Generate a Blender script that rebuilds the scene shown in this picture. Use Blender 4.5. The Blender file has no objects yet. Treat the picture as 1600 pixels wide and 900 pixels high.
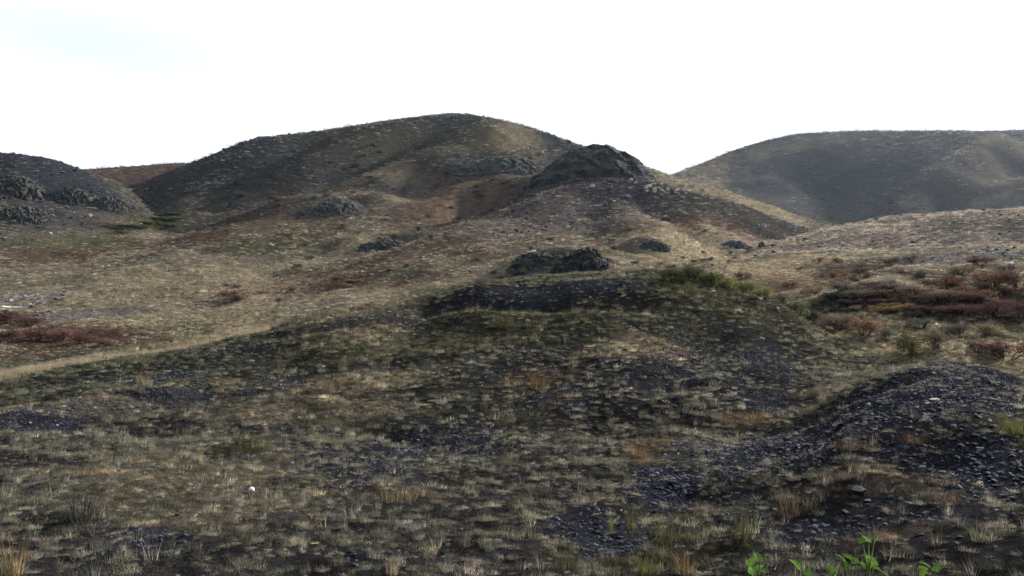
import bpy, math, random
import numpy as np
from mathutils import Vector, Matrix

random.seed(7)
RNG = np.random.default_rng(11)
S = bpy.context.scene
COL = S.collection
PI = math.pi
rad = math.radians

# ------------------------------------------------------------------ camera
F = 1386.0            # focal length in photograph pixels (1600 wide)
CAM_Z = 1.6
PITCH = math.atan((540 - 450) / F)
cam_d = bpy.data.cameras.new('camera')
cam_d.sensor_width = 36.0
cam_d.lens = 36.0 * F / 1600.0
cam_d.clip_start = 0.05
cam_d.clip_end = 6000
cam = bpy.data.objects.new('camera', cam_d)
COL.objects.link(cam)
cam.location = (0, 0, CAM_Z)
cam.rotation_euler = (PI / 2 + PITCH, 0, 0)
S.camera = cam

# ------------------------------------------------------------------ light
SUN_AZ, SUN_EL = rad(52), rad(26)      # azimuth to the right of the view direction (+Y)
w = bpy.data.worlds.new('World'); S.world = w; w.use_nodes = True
nt = w.node_tree; nt.nodes.clear()
def nd(nt, t, **k):
    n = nt.nodes.new(t)
    for a, b in k.items(): setattr(n, a, b)
    return n
out = nd(nt, 'ShaderNodeOutputWorld')
sky = nd(nt, 'ShaderNodeTexSky', sky_type='NISHITA', sun_disc=False)
sky.sun_elevation = SUN_EL; sky.sun_rotation = SUN_AZ
sky.air_density = 1.0; sky.dust_density = 1.5
bg = nd(nt, 'ShaderNodeBackground'); bg.inputs['Strength'].default_value = 0.06
nt.links.new(sky.outputs[0], bg.inputs['Color'])
veil = nd(nt, 'ShaderNodeBackground')
veil.inputs['Color'].default_value = (0.87, 0.94, 1.04, 1); veil.inputs['Strength'].default_value = 1.0
tc = nd(nt, 'ShaderNodeTexCoord')
mp = nd(nt, 'ShaderNodeMapping'); mp.inputs['Scale'].default_value = (1.0, 1.0, 3.2)
nt.links.new(tc.outputs['Generated'], mp.inputs['Vector'])
nz = nd(nt, 'ShaderNodeTexNoise'); nz.inputs['Scale'].default_value = 2.3; nz.inputs['Detail'].default_value = 4.0
nt.links.new(mp.outputs[0], nz.inputs['Vector'])
# thin place in the cloud veil, up on the left
d0 = Vector((math.sin(rad(-26.3)) * math.cos(rad(17.6)), math.cos(rad(-26.3)) * math.cos(rad(17.6)), math.sin(rad(17.6))))
sub = nd(nt, 'ShaderNodeVectorMath', operation='SUBTRACT'); sub.inputs[1].default_value = d0
nt.links.new(tc.outputs['Generated'], sub.inputs[0])
scl = nd(nt, 'ShaderNodeVectorMath', operation='MULTIPLY'); scl.inputs[1].default_value = (4.6, 4.6, 21.0)
nt.links.new(sub.outputs[0], scl.inputs[0])
ln = nd(nt, 'ShaderNodeVectorMath', operation='LENGTH'); nt.links.new(scl.outputs[0], ln.inputs[0])
add = nd(nt, 'ShaderNodeMath', operation='MULTIPLY_ADD'); add.inputs[1].default_value = 1.6
nt.links.new(nz.outputs['Fac'], add.inputs[0]); nt.links.new(ln.outputs['Value'], add.inputs[2])
mr = nd(nt, 'ShaderNodeMapRange', interpolation_type='SMOOTHSTEP')
mr.inputs['From Min'].default_value = 0.9; mr.inputs['From Max'].default_value = 1.75
mr.inputs['To Min'].default_value = 0.8; mr.inputs['To Max'].default_value = 1.0
nt.links.new(add.outputs[0], mr.inputs['Value'])
mixs = nd(nt, 'ShaderNodeMixShader')
# thin cloud is brightest towards the sun and dimmer away from it
dt = nd(nt, 'ShaderNodeVectorMath', operation='DOT_PRODUCT')
dt.inputs[1].default_value = (math.cos(SUN_EL) * math.sin(SUN_AZ), math.cos(SUN_EL) * math.cos(SUN_AZ), math.sin(SUN_EL))
nt.links.new(tc.outputs['Generated'], dt.inputs[0])
vs = nd(nt, 'ShaderNodeMapRange', interpolation_type='SMOOTHSTEP')
vs.inputs['From Min'].default_value = -.6; vs.inputs['From Max'].default_value = .25
vs.inputs['To Min'].default_value = .08; vs.inputs['To Max'].default_value = .51
nt.links.new(dt.outputs['Value'], vs.inputs['Value']); nt.links.new(vs.outputs[0], veil.inputs['Strength'])
nt.links.new(mr.outputs[0], mixs.inputs['Fac'])
nt.links.new(bg.outputs[0], mixs.inputs[1]); nt.links.new(veil.outputs[0], mixs.inputs[2])
nt.links.new(mixs.outputs[0], out.inputs['Surface'])

sd = bpy.data.lights.new('sun', 'SUN'); sd.energy = 5.0; sd.angle = rad(0.8); sd.color = (1.0, 0.93, 0.82)
so = bpy.data.objects.new('sun', sd); COL.objects.link(so)
sv = Vector((math.cos(SUN_EL) * math.sin(SUN_AZ), math.cos(SUN_EL) * math.cos(SUN_AZ), math.sin(SUN_EL)))
so.rotation_euler = sv.to_track_quat('Z', 'Y').to_euler()
so.location = sv * 400

S.view_settings.view_transform = 'Standard'; S.view_settings.look = 'None'
S.view_settings.exposure = 1.27; S.view_settings.gamma = 1.0
S.view_settings.use_curve_mapping = False
S.render.engine = 'CYCLES'
S.cycles.max_bounces = 6; S.cycles.diffuse_bounces = 3; S.cycles.transmission_bounces = 4
S.cycles.volume_bounces = 0; S.cycles.glossy_bounces = 2
S.cycles.use_denoising = True; S.cycles.denoising_prefilter = 'NONE'
S.cycles.use_adaptive_sampling = True; S.cycles.adaptive_threshold = .02

# ------------------------------------------------------------------ maths helpers
def pix(px, py):
    """photograph pixel -> azimuth, tangent of elevation"""
    x = (np.asarray(px, float) - 800) / F; y = (450 - np.asarray(py, float)) / F
    dy = math.cos(PITCH) - y * math.sin(PITCH); dz = math.sin(PITCH) + y * math.cos(PITCH)
    return np.arctan2(x, dy), dz / np.hypot(x, dy)

def pchip(x, y, q):
    x = np.asarray(x, float); y = np.asarray(y, float); q = np.asarray(q, float)
    h = np.diff(x); dl = np.diff(y) / h
    m = np.zeros_like(y)
    s = dl[:-1] * dl[1:] > 0
    w1 = 2 * h[1:] + h[:-1]; w2 = h[1:] + 2 * h[:-1]
    with np.errstate(divide='ignore', invalid='ignore'):
        hm = (w1 + w2) / (w1 / dl[:-1] + w2 / dl[1:])
    m[1:-1] = np.where(s, hm, 0); m[0] = dl[0]; m[-1] = dl[-1]
    q = np.clip(q, x[0], x[-1])
    i = np.clip(np.searchsorted(x, q) - 1, 0, len(x) - 2)
    t = (q - x[i]) / h[i]; t2 = t * t; t3 = t2 * t
    return (2*t3 - 3*t2 + 1) * y[i] + (t3 - 2*t2 + t) * h[i] * m[i] + (-2*t3 + 3*t2) * y[i+1] + (t3 - t2) * h[i] * m[i+1]

def sstep(a, b, x):
    t = np.clip((x - a) / (b - a), 0, 1); return t * t * (3 - 2 * t)

def _h(ix, iy, seed):
    n = (ix.astype(np.int64) * 374761393 + iy.astype(np.int64) * 668265263 + seed * 974634777) & 0xffffffff
    n = ((n ^ (n >> 13)) * 1274126177) & 0xffffffff
    n = (n ^ (n >> 16)) & 0xffff
    return n / 65536.0 * 2 * PI

def noise(x, y, seed=0):
    x = np.asarray(x, float); y = np.asarray(y, float)
    ix = np.floor(x); iy = np.floor(y); fx = x - ix; fy = y - iy
    u = fx*fx*fx*(fx*(fx*6-15)+10); v = fy*fy*fy*(fy*(fy*6-15)+10)
    def g(dx, dy):
        a = _h(ix + dx, iy + dy, seed); return np.cos(a) * (fx - dx) + np.sin(a) * (fy - dy)
    return ((g(0,0)*(1-u) + g(1,0)*u)*(1-v) + (g(0,1)*(1-u) + g(1,1)*u)*v) * 1.5

def fbm(x, y, seed=0, oct=4, gain=.5):
    s = 0; a = 1; t = 0
    for k in range(oct):
        s = s + a * noise(x * 2**k + 17.3*k, y * 2**k - 9.1*k, seed + k); t += a; a *= gain
    return s / t

# ------------------------------------------------------------------ terrain: crest lines seen in the photograph with their distances in metres
# (photo x, photo y, distance, depth of the hollow behind)
KN = [
 # near ground along the lower edge of the frame
 [(-600,900,6.3,0),(0,900,6.3,0),(800,900,6.3,0),(1300,900,6.1,0),(1600,900,5.9,0),(2200,900,5.9,0)],
 # stony hump on the right; further left only a swell of the slope
 [(-600,715,13,0),(0,705,13.5,.05),(400,690,14,0),(800,690,14,0),(1000,702,13.2,0),(1120,675,14,.18),(1220,645,15,.3),
  (1290,611,16,.42),(1350,589,16.5,.55),(1410,571,17,.7),(1480,562,17.3,.75),(1550,573,17.3,.6),(1620,597,17,.45),(1800,640,16,.3),(2200,660,15,.2)],
 # crest of the near mound
 [(-600,640,25,1),(-200,612,27,1.2),(0,586,28,1.4),(150,556,29,1.5),(300,535,29.5,1.5),(370,524,30,1.5),(520,482,31.5,1.7),(640,462,32.5,2),
  (740,441,33.5,2.2),(830,430,34,2.2),(920,424,34.5,2),(1060,421,34.5,1.8),(1130,436,33.5,1.4),(1200,459,32,1.0),(1290,499,30,.35),
  (1400,538,28,0),(1500,552,27,0),(1600,563,26.5,0),(1800,590,25,0),(2200,610,25,0)],
 # middle ground; on the right the top of the shrub slope
 [(-600,480,85,0),(0,472,85,0),(200,462,84,0),(400,452,82,0),(560,432,80,0),(700,415,77,0),(900,404,72,0),(1080,408,64,0),(1160,424,58,0),
  (1230,428,55,.1),(1310,415,55,.5),(1400,400,58,1.0),(1500,394,60,1.2),(1600,392,60,1.2),(1800,392,60,1.2),(2200,400,60,1.2)],
 # pale ridge on the right; further left the foot of the hills
 [(-600,400,125,0),(0,392,128,0),(200,380,130,0),(400,372,120,0),(560,362,112,0),(700,352,104,0),(900,348,95,0),(1020,366,88,0),(1090,388,84,.2),(1150,386,86,.6),
  (1210,374,92,1.5),(1270,359,96,3),(1330,346,97,4.5),(1400,335,97,5),(1500,327,97,5),(1600,322,97,5),(1800,315,97,5),(2200,320,97,5)],
 # left rocky hill and the spur under the knob
 [(-600,190,185,6),(-200,214,190,6),(0,234,192,5),(60,243,194,4),(130,263,196,3),(200,289,190,1),(260,318,172,.2),(340,322,160,0),(500,318,152,0),(640,310,146,0),
  (740,300,138,.2),(800,284,132,1),(850,276,129,2.0),(900,270,128,3),(950,269,128,4),(990,272,128,5),(1015,278,128,6),(1060,291,129,6),(1150,315,130,6),
  (1220,340,131,5),(1280,360,132,4),(1400,385,136,1),(1600,390,140,0),(2200,390,140,0)],
 # crest of the main hill
 [(-600,330,230,8),(0,315,225,8),(120,306,220,8),(200,289,218,7),(250,270,220,7),(300,251,225,8),(350,231,228,9),(385,218,230,9),(420,211,231,9),(470,205,233,9),(520,199,234,9),(600,187,235,9),
  (660,180,236,9),(710,178,236,9),(760,184,235,9),(830,203,233,9),(900,224,230,9),(960,245,227,9),(1010,259,224,9),(1060,275,221,9),(1130,294,218,8),(1200,317,215,7),
  (1270,343,212,5),(1320,356,212,2),(1400,366,215,0),(1600,372,220,0),(2200,372,220,0)],
 # foot of the far hill
 [(-600,290,285,0),(0,284,285,0),(300,275,290,0),(700,275,300,0),(1060,300,310,0),(1200,330,300,0),(1310,346,290,0),(1400,338,290,0),(1500,330,290,0),(1600,322,290,0),(2200,310,290,0)],
 # skyline of the far hills
 [(-600,270,345,8),(0,268,345,8),(130,262,345,8),(200,257,345,8),(290,252,345,8),(400,255,350,8),(700,270,400,8),(1000,288,420,8),(1060,267,425,8),(1100,251,428,9),
  (1150,231,432,10),(1200,216,436,10),(1250,207,440,10),(1310,203,440,10),(1400,202,440,10),(1500,202,440,10),(1600,201,440,10),(1800,200,440,10),(2200,215,440,10)],
]
FINE = rad(41)
az_f = np.linspace(-FINE, FINE, 700)
az_c = np.linspace(FINE, 2*PI - FINE, 62)[1:-1]
AZ = np.concatenate([az_f, az_c]); NF = len(az_f)
NR = 560
LR = np.linspace(math.log(1.6), math.log(1100), NR); RR = np.exp(LR)
azw = np.where(AZ > PI, AZ - 2*PI, AZ)

kz, kr, kd = [], [], []
for K in KN:
    a = np.array(K, float)
    A, T = pix(a[:,0], a[:,1])
    kz.append(pchip(A, T, azw)); kr.append(np.exp(pchip(A, np.log(a[:,2]), azw))); kd.append(pchip(A, a[:,3], azw))
Z = np.zeros((len(AZ), NR))
for i in range(len(AZ)):
    rs = [0.5, 2.5]; zs = [0.0, 0.0]
    n = len(KN)
    for k in range(n):
        r = kr[k][i]; z = CAM_Z + kz[k][i] * r
        rs.append(r); zs.append(z)
        if k + 1 < n:
            r2 = kr[k+1][i]; z2 = CAM_Z + kz[k+1][i] * r2
            f = .45
            rm = r ** (1-f) * r2 ** f
            t = (rm - r) / (r2 - r)
            if k > 0 :
                rs.append(rm); zs.append(z + (z2 - z) * t - kd[k][i])
    r = kr[-1][i]; z = CAM_Z + kz[-1][i] * r
    rs += [r * 1.35, 1200.0]; zs += [z * .6, 6.0]
    Z[i] = pchip(np.log(rs), zs, LR)
# behind and beside the camera the land just rolls on
fade = sstep(rad(46), rad(85), np.abs(azw))[:, None]
X = np.sin(AZ)[:, None] * RR[None, :]; Y = np.cos(AZ)[:, None] * RR[None, :]
roll = 1.2 * fbm(X/40, Y/40, 5, 3) * sstep(3, 30, RR)[None, :] + 9 * fbm(X/220, Y/220, 6, 3) * sstep(60, 300, RR)[None, :]
Z = Z * (1 - fade) + roll * fade
# long features: spurs, gullies and banks  (x0,y0,x1,y1, rmin, width m, height m)
def polar_hit(az, te, rmin=4.0, rmax=900):
    fi = (az + FINE) / (2*FINE) * (NF - 1)
    i = int(np.clip(math.floor(fi), 0, NF - 2)); f = fi - i
    zc = Z[i] * (1-f) + Z[i+1] * f
    d = (zc - CAM_Z) / RR - te
    j0 = np.searchsorted(RR, rmin); 
    for j in range(j0, NR):
        if d[j] >= 0:
            if j == j0: return RR[j]
            t = d[j-1] / (d[j-1] - d[j])
            return math.exp(LR[j-1] + (LR[j] - LR[j-1]) * t)
        if RR[j] > rmax: break
    return None
def at(px, py, rmin=4.0):
    """world point of the ground seen at that photo pixel"""
    for dy in range(0, 60, 2):
        a, t = pix(px, py + dy); r = polar_hit(float(a), float(t), rmin)
        if r is not None: return Vector((r*math.sin(a), r*math.cos(a), float(ground(r*math.sin(a), r*math.cos(a)))))
    raise ValueError((px, py))
def ground(x, y):
    x = np.asarray(x, float); y = np.asarray(y, float)
    a = np.arctan2(x, y); r = np.hypot(x, y)
    fi = np.clip((a + FINE) / (2*FINE) * (NF - 1), 0, NF - 1.001); i = np.floor(fi).astype(int); f = fi - i
    fj = np.clip((np.log(np.maximum(r, 1.61)) - LR[0]) / (LR[1] - LR[0]), 0, NR - 1.001); j = np.floor(fj).astype(int); g = fj - j
    return (Z[i,j]*(1-f) + Z[i+1,j]*f)*(1-g) + (Z[i,j+1]*(1-f) + Z[i+1,j+1]*f)*g
FEAT = [
 # spurs on the far right hill
 (1555,246,1400,332,250,10,8.5),(1480,262,1555,240,250,16,2.0),(1545,292,1640,280,250,13,4.5),
 # bowl
 (1330,280,1390,315,250,24,-7.0),(1500,305,1590,255,250,11,-4),
 # gully left of the knob spur, from the saddle down to the valley
 (865,250,760,305,125,6,-2.2),(760,305,570,385,100,6,-2.0),
 # banks on the face of the main hill
 (700,262,835,243,140,7,2.6),(470,330,600,300,140,7,2.4),(560,386,640,374,100,2.5,1.3),
 (420,300,300,345,140,8,-1.6),(560,250,420,330,150,10,1.2),(640,240,520,300,150,9,-1.2),
 # folds that run slantwise down the main hill
 (840,216,640,292,150,6,-2.6),(765,200,560,292,150,7,2.4),(690,196,470,296,150,6,-2.4),(610,204,385,300,150,7,2.2),(510,216,330,312,150,6,-2.0),(720,262,600,318,130,4,1.3),(900,300,700,372,90,3.5,1.0),(1000,305,1110,372,90,3,-1.0),(920,305,930,378,80,3,-.8),
 # knob
 (880,280,990,280,120,8,.6),
 # small mounds with the dark outcrops
 (810,420,850,412,50,3.0,1.2),(880,412,930,408,50,2.6,1.3),(1000,385,1045,380,60,2,.8),
 # left hill crags and hollow between
 (20,270,60,330,150,9,2.5),(120,280,150,340,150,8,2.0),(80,285,95,345,150,7,-2.2),
 # furrows and banks of the near mound
 (30,668,340,612,15,.55,-.22),(30,648,340,592,15,.6,.12),(450,520,640,492,15,.6,-.25),(700,470,1000,470,20,1.0,-.4),
 (1060,600,1130,530,15,.6,-.22),(1180,520,1060,640,15,.7,.15),(560,660,760,700,10,.5,-.15),(950,850,1060,770,6,.45,-.14),
 (1480,700,1600,760,6,.5,-.15),(1250,740,1330,760,6,.4,.12),(1280,640,1440,590,8,.5,-.12),
 # rough shrub slope
 (1330,470,1450,440,30,1.5,.5),(1450,480,1600,460,30,1.5,.4),(1300,450,1420,420,30,1.2,-.3),
]
for (x0,y0,x1,y1,rm,wd,ht) in FEAT:
    a0,t0 = pix(x0,y0); a1,t1 = pix(x1,y1)
    r0 = polar_hit(float(np.clip(a0,-FINE,FINE)), float(t0), rm) or rm*1.3; r1 = polar_hit(float(np.clip(a1,-FINE,FINE)), float(t1), rm) or rm*1.3
    p0 = np.array([r0*math.sin(a0), r0*math.cos(a0)]); p1 = np.array([r1*math.sin(a1), r1*math.cos(a1)])
    e = p1 - p0; L2 = float(e @ e) + 1e-9
    t = np.clip(((X - p0[0])*e[0] + (Y - p0[1])*e[1]) / L2, 0, 1)
    q = (X - p0[0] - t*e[0])**2 + (Y - p0[1] - t*e[1])**2
    Z += ht * np.exp(-q / (2*(wd*.7)**2))
# roughness of every size, each where the ground is near enough to show it
for k, lam in enumerate([.28, .5, .9, 1.7, 3.2, 6, 11, 20, 38]):
    wgt = sstep(2.2, 4.5, lam / (.0118 * RR)) * (1 - sstep(.12, .3, lam / RR))
    amp = .055 if lam < 1 else (.045 if lam < 4 else .042)
    nn = noise(X/lam, Y/lam, 40 + k)
    if lam < 15: nn = nn + .6*np.abs(noise(X/lam*1.3, Y/lam*1.3, 70 + k)) - .2
    Z += amp * lam * nn * wgt[None, :]

# the roughness lifted the crests a little: bring each back to its own line
for k in range(1, len(KN)):
    dl_ = np.zeros(NF)
    for i in range(NF):
        rk = kr[k][i]; m_ = (RR > rk*.88) & (RR < rk*1.13)
        dl_[i] = (kz[k][i] - .0022 - ((Z[i][m_] - CAM_Z) / RR[m_]).max()) * rk * sstep(.05, .35, kd[k][i])
    ker = np.hanning(23); ker /= ker.sum(); dl_ = np.convolve(np.pad(dl_, 11, 'edge'), ker, 'valid')
    for i in range(NF): Z[i] += dl_[i] * np.exp(-((LR - math.log(kr[k][i])) / .14)**2)

# ------------------------------------------------------------------ patches of vegetation and bare ground (colour per world position, with the far hill's lit edges and shaded bowl painted in)
# kinds: bare dark shale, straw grass and painted far sunlit edges, red low shrubs, green growth, grey gravel, dark rock and painted far bowl shade, orange grass
ZONES = {
 'bare': [(860,456,150,15,.9),(760,462,60,15,.85),(610,500,75,14,.8),(560,508,60,14,.8),(280,615,60,20,.85),(190,638,120,14,.8),(50,672,60,18,.8),(90,562,80,5,.7),
          (1110,545,65,35,.5),(1060,590,95,28,.5),(1480,585,85,22,1),(1400,615,130,35,.95),(1320,660,150,40,.9),(1230,700,120,30,.9),(1100,700,60,15,.6),(1040,755,55,35,.95),(940,840,80,35,.9),
          (1560,730,110,45,.9),(1480,790,110,30,.4),(1290,830,90,18,.8),(690,705,110,20,.7),(760,690,80,15,.6),(560,720,90,30,.5),(230,840,60,18,.5),(580,870,50,14,.6),(1160,800,50,30,.6),(1200,560,60,30,.5),
          (880,620,60,20,.6),(1180,620,60,20,.5),(800,580,60,15,.3),(1540,640,60,20,.6),(430,610,60,14,.6),(330,545,60,6,.4),(250,585,150,14,.5),(480,540,120,18,.15)],
 'straw': [(330,533,60,7,1),(200,552,90,6,1),(60,575,80,6,1),(390,520,50,8,.8),(100,632,160,10,.8),(320,600,120,10,.6),(530,595,120,12,.7),(560,480,90,10,.5),
           (250,450,220,30,.6),(120,480,160,10,.6),(300,500,160,8,.6),(640,360,60,10,.8),(580,385,60,8,.8),(760,425,90,10,.8),(640,455,120,8,.7),(960,412,120,10,.8),
           (1060,405,60,20,.7),(1120,400,60,8,.9),(1180,420,80,12,1),(1260,405,80,8,1),(1340,398,60,5,1),(1420,545,110,16,.9),(1540,572,60,12,.9),(1000,545,70,18,.6),(1460,520,130,20,.4),
           (820,228,60,14,.35),(860,240,30,10,.5),(1110,300,70,16,.6),(1200,335,60,10,.7),(1040,285,40,12,.7),(560,300,120,25,.35),(480,640,150,20,.4),(300,760,200,60,.3),(1580,290,60,16,.35),(1100,260,40,12,.6),(1560,215,90,8,.5),(1540,252,40,6,.4),(1480,275,40,7,.4),(1420,312,30,8,.35),(1180,240,80,10,.4),(1250,225,80,9,.35)],  # far hill entries put its sunlit spur line and edges into the colour
 'orange': [(1170,658,70,10,1),(1060,690,50,10,.8),(1000,715,30,18,1),(830,598,50,18,.7),(870,625,30,14,.6),(1050,545,30,12,.6),(1280,615,40,10,.7),(1300,750,60,20,.5),(1430,760,60,14,.5),(1400,830,80,14,.5),(1250,440,60,14,.6),(640,770,60,15,.4),(760,300,60,30,.35),(700,330,50,22,.35)],
 'red': [(20,497,60,10,1),(110,530,80,14,1),(60,520,60,12,.8),(60,550,90,10,.5),(160,545,90,8,.45),(240,528,80,7,.35),(450,455,110,14,.8),(540,440,60,12,.6),(350,465,60,8,.5),(1480,470,150,24,.5),(1560,450,60,25,.5),(1330,505,50,14,.8),(1580,545,40,14,.8),(1290,440,70,14,.6),
         (200,270,90,10,.8),(290,378,70,12,.6),(740,290,70,40,.45),(680,330,80,30,.4),(1000,345,70,14,.3),(1120,355,80,14,.6),(80,410,90,14,.5),(640,440,80,14,.4),(560,420,90,14,.4),(450,330,120,30,.3),(780,350,160,30,.3)],
 'green': [(230,345,60,9,1),(150,385,90,12,.7),(430,385,90,14,.7),(1090,432,60,12,.9),(1180,455,60,12,.8),(1240,480,40,10,.7),(850,500,170,26,.55),(650,540,200,30,.45),(480,560,120,25,.5),(560,620,200,40,.3),(1050,830,60,30,.6),(1010,880,120,15,.7),(1585,662,35,14,.9),(180,548,60,10,.3),(60,556,90,8,.5),(140,546,90,7,.5),(230,528,90,7,.5),(320,512,80,6,.4),
           (440,350,140,30,.35),(300,310,120,30,.3),(700,230,120,25,.25),(1300,345,50,8,.6),(350,500,90,8,.5),(250,465,90,6,.4),(700,640,200,40,.25)],
 'grey': [(40,468,70,12,.9),(1520,404,100,10,.9),(1450,352,190,18,.2),(1330,375,120,12,.15),(840,345,160,30,.35),(1080,700,40,12,.5),(110,490,90,6,.5)],
 'rock': [(60,280,90,40,.8),(150,310,70,25,.7),(60,340,110,18,.55),(925,250,85,22,.9),(900,285,110,18,.6),(520,315,60,12,.7),(600,290,60,8,.5),(770,248,60,7,.9),(870,408,90,12,.8),(690,188,110,8,.6),(360,245,70,22,.6),(420,222,60,10,.6),(620,378,40,5,.8),(280,290,60,22,.5),(1020,378,25,6,.7),(1340,285,110,30,.6),(1500,290,50,22,.6),(1430,255,70,18,.45),(1250,300,80,18,.4)],  # far hill entries paint the shade in its bowl and beside the spur
}
zx = {}
for kd_, lst in ZONES.items():
    L = []
    for (px,py,rx,ry,s) in lst:
        rm = 4.0
        a,t = pix(px,py); 
        r = polar_hit(float(a), float(t), rm)
        if r is None: continue
        _,tu = pix(px,py-ry); _,td = pix(px,py+ry)
        ru = polar_hit(float(a), float(tu), rm) or r*1.3; rd = polar_hit(float(a), float(td), rm) or r*.8
        lr = min(max((math.log(min(ru, r*1.8)) - math.log(max(rd, r*.55)))/2, .02), .35)
        L.append((float(a), math.log(r), rx / F, lr, s))
    zx[kd_] = L
def streaks(x, y):
    """lighter and darker tone streaks that run slantwise down the slopes"""
    q = np.maximum(np.hypot(x, y), 3); u = x/q*15; v = np.log(q)*15
    return .6*fbm((u + v)*.45, (v - u)*1.5, 131, 4, .6) + .4*fbm(u, v, 137, 3)
def zones(x, y):
    a = np.arctan2(x, y); l = np.log(np.maximum(np.hypot(x, y), .5))
    r = np.exp(l)
    n1 = fbm(x/r*26 + 3, l*34, 21, 4, .6); n2 = fbm(x/r*26 - 8, l*34 + 5, 27, 4, .6)
    o = {}
    for k, L in zx.items():
        m = np.zeros_like(a)
        for (ca, cl, sa, sl, s) in L:
            q = ((a - ca)/sa + .55*n1)**2 + ((l - cl)/sl + .55*n2)**2
            m = np.maximum(m, s * (1 - sstep(.35, 1.7, q)))
        o[k] = m
    return o
# which stretch of land a place belongs to
px_az = lambda px: float(pix(px, 300)[0])
LAND = ['foreground','near_mound','middle_ground','pale_ridge','left_hill_or_spur','main_hill','far_hill']
def land_of(a_idx_f, r):
    i = np.clip(np.round(a_idx_f).astype(int), 0, len(AZ) - 1)
    def dipr(k): return kr[k][i]**.55 * kr[k+1][i]**.45
    b = [dipr(1), dipr(2), dipr(3), dipr(4), dipr(5), dipr(6)]
    c = np.zeros_like(r, int)
    for q in b: c = c + (r > q)
    return np.where((c == 3) & (azw[i] < px_az(1090)), 2, c)
C = lambda *v: np.array(v)
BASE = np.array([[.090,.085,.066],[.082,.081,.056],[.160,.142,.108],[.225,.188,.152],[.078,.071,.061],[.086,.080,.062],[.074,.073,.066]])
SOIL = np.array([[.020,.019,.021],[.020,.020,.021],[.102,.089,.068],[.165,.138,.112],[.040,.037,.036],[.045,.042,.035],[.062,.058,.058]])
TINT = {'bare':C(.020,.022,.031),'straw':C(.24,.20,.135),'red':C(.085,.050,.040),'green':C(.060,.058,.034),'grey':C(.16,.15,.145),'rock':C(.022,.026,.034),'orange':C(.16,.115,.075)}
ORDER = ['green','red','grey','straw','orange','rock','bare']
def soil_colour(x, y, zo, land):
    r = np.hypot(x, y)
    c = SOIL[land].copy()
    # soil shows between the plants
    n = fbm(x/np.maximum(r,3)*60, np.log(np.maximum(r,3))*60, 91, 4, .65)
    n2 = streaks(x, y)
    c = c * ((1 + .45*n)*(1 + .8*n2))[:, None]
    for k in ORDER:
        m = np.clip(zo[k] * (1 + .8*n) * np.where(land < 2, {'bare': .8, 'rock': .8, 'straw': .75}.get(k, .35), 1), 0, 1)[:, None]
        c = c * (1 - m) + TINT[k] * (1 + .25*n)[:, None] * m
    return np.clip(c * .82, .008, .5)

# ------------------------------------------------------------------ materials
def new_mat(name):
    m = bpy.data.materials.new(name); m.use_nodes = True
    t = m.node_tree; b = t.nodes['Principled BSDF']
    return m, t, b
def mat_ground():
    m, t, b = new_mat('ground_cover')
    at_ = nd(t, 'ShaderNodeAttribute', attribute_name='albedo')
    geo = nd(t, 'ShaderNodeNewGeometry')
    n1 = nd(t, 'ShaderNodeTexNoise'); n1.inputs['Scale'].default_value = 9; n1.inputs['Detail'].default_value = 8; n1.inputs['Roughness'].default_value = .7
    n2 = nd(t, 'ShaderNodeTexNoise'); n2.inputs['Scale'].default_value = 1.1; n2.inputs['Detail'].default_value = 7; n2.inputs['Roughness'].default_value = .72
    for n in (n1, n2): t.links.new(geo.outputs['Position'], n.inputs['Vector'])
    r1 = nd(t, 'ShaderNodeMapRange'); r1.inputs['From Min'].default_value = .32; r1.inputs['From Max'].default_value = .68; r1.inputs['To Min'].default_value = .55; r1.inputs['To Max'].default_value = 1.5
    t.links.new(n1.outputs['Fac'], r1.inputs['Value'])
    r2 = nd(t, 'ShaderNodeMapRange'); r2.inputs['From Min'].default_value = .3; r2.inputs['From Max'].default_value = .7; r2.inputs['To Min'].default_value = .6; r2.inputs['To Max'].default_value = 1.4
    t.links.new(n2.outputs['Fac'], r2.inputs['Value'])
    mu = nd(t, 'ShaderNodeMath', operation='MULTIPLY'); t.links.new(r1.outputs[0], mu.inputs[0]); t.links.new(r2.outputs[0], mu.inputs[1])
    vm = nd(t, 'ShaderNodeVectorMath', operation='SCALE'); t.links.new(at_.outputs['Color'], vm.inputs[0]); t.links.new(mu.outputs[0], vm.inputs['Scale'])
    t.links.new(vm.outputs[0], b.inputs['Base Color'])
    b.inputs['Roughness'].default_value = 1.0; b.inputs['Specular IOR Level'].default_value = .0
    bp = nd(t, 'ShaderNodeBump'); bp.inputs['Strength'].default_value = .9; bp.inputs['Distance'].default_value = .06
    bp2 = nd(t, 'ShaderNodeBump'); bp2.inputs['Strength'].default_value = .8; bp2.inputs['Distance'].default_value = .5
    t.links.new(n1.outputs['Fac'], bp.inputs['Height']); t.links.new(n2.outputs['Fac'], bp2.inputs['Height'])
    t.links.new(bp2.outputs[0], bp.inputs['Normal']); t.links.new(bp.outputs[0], b.inputs['Normal'])
    return m
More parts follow.
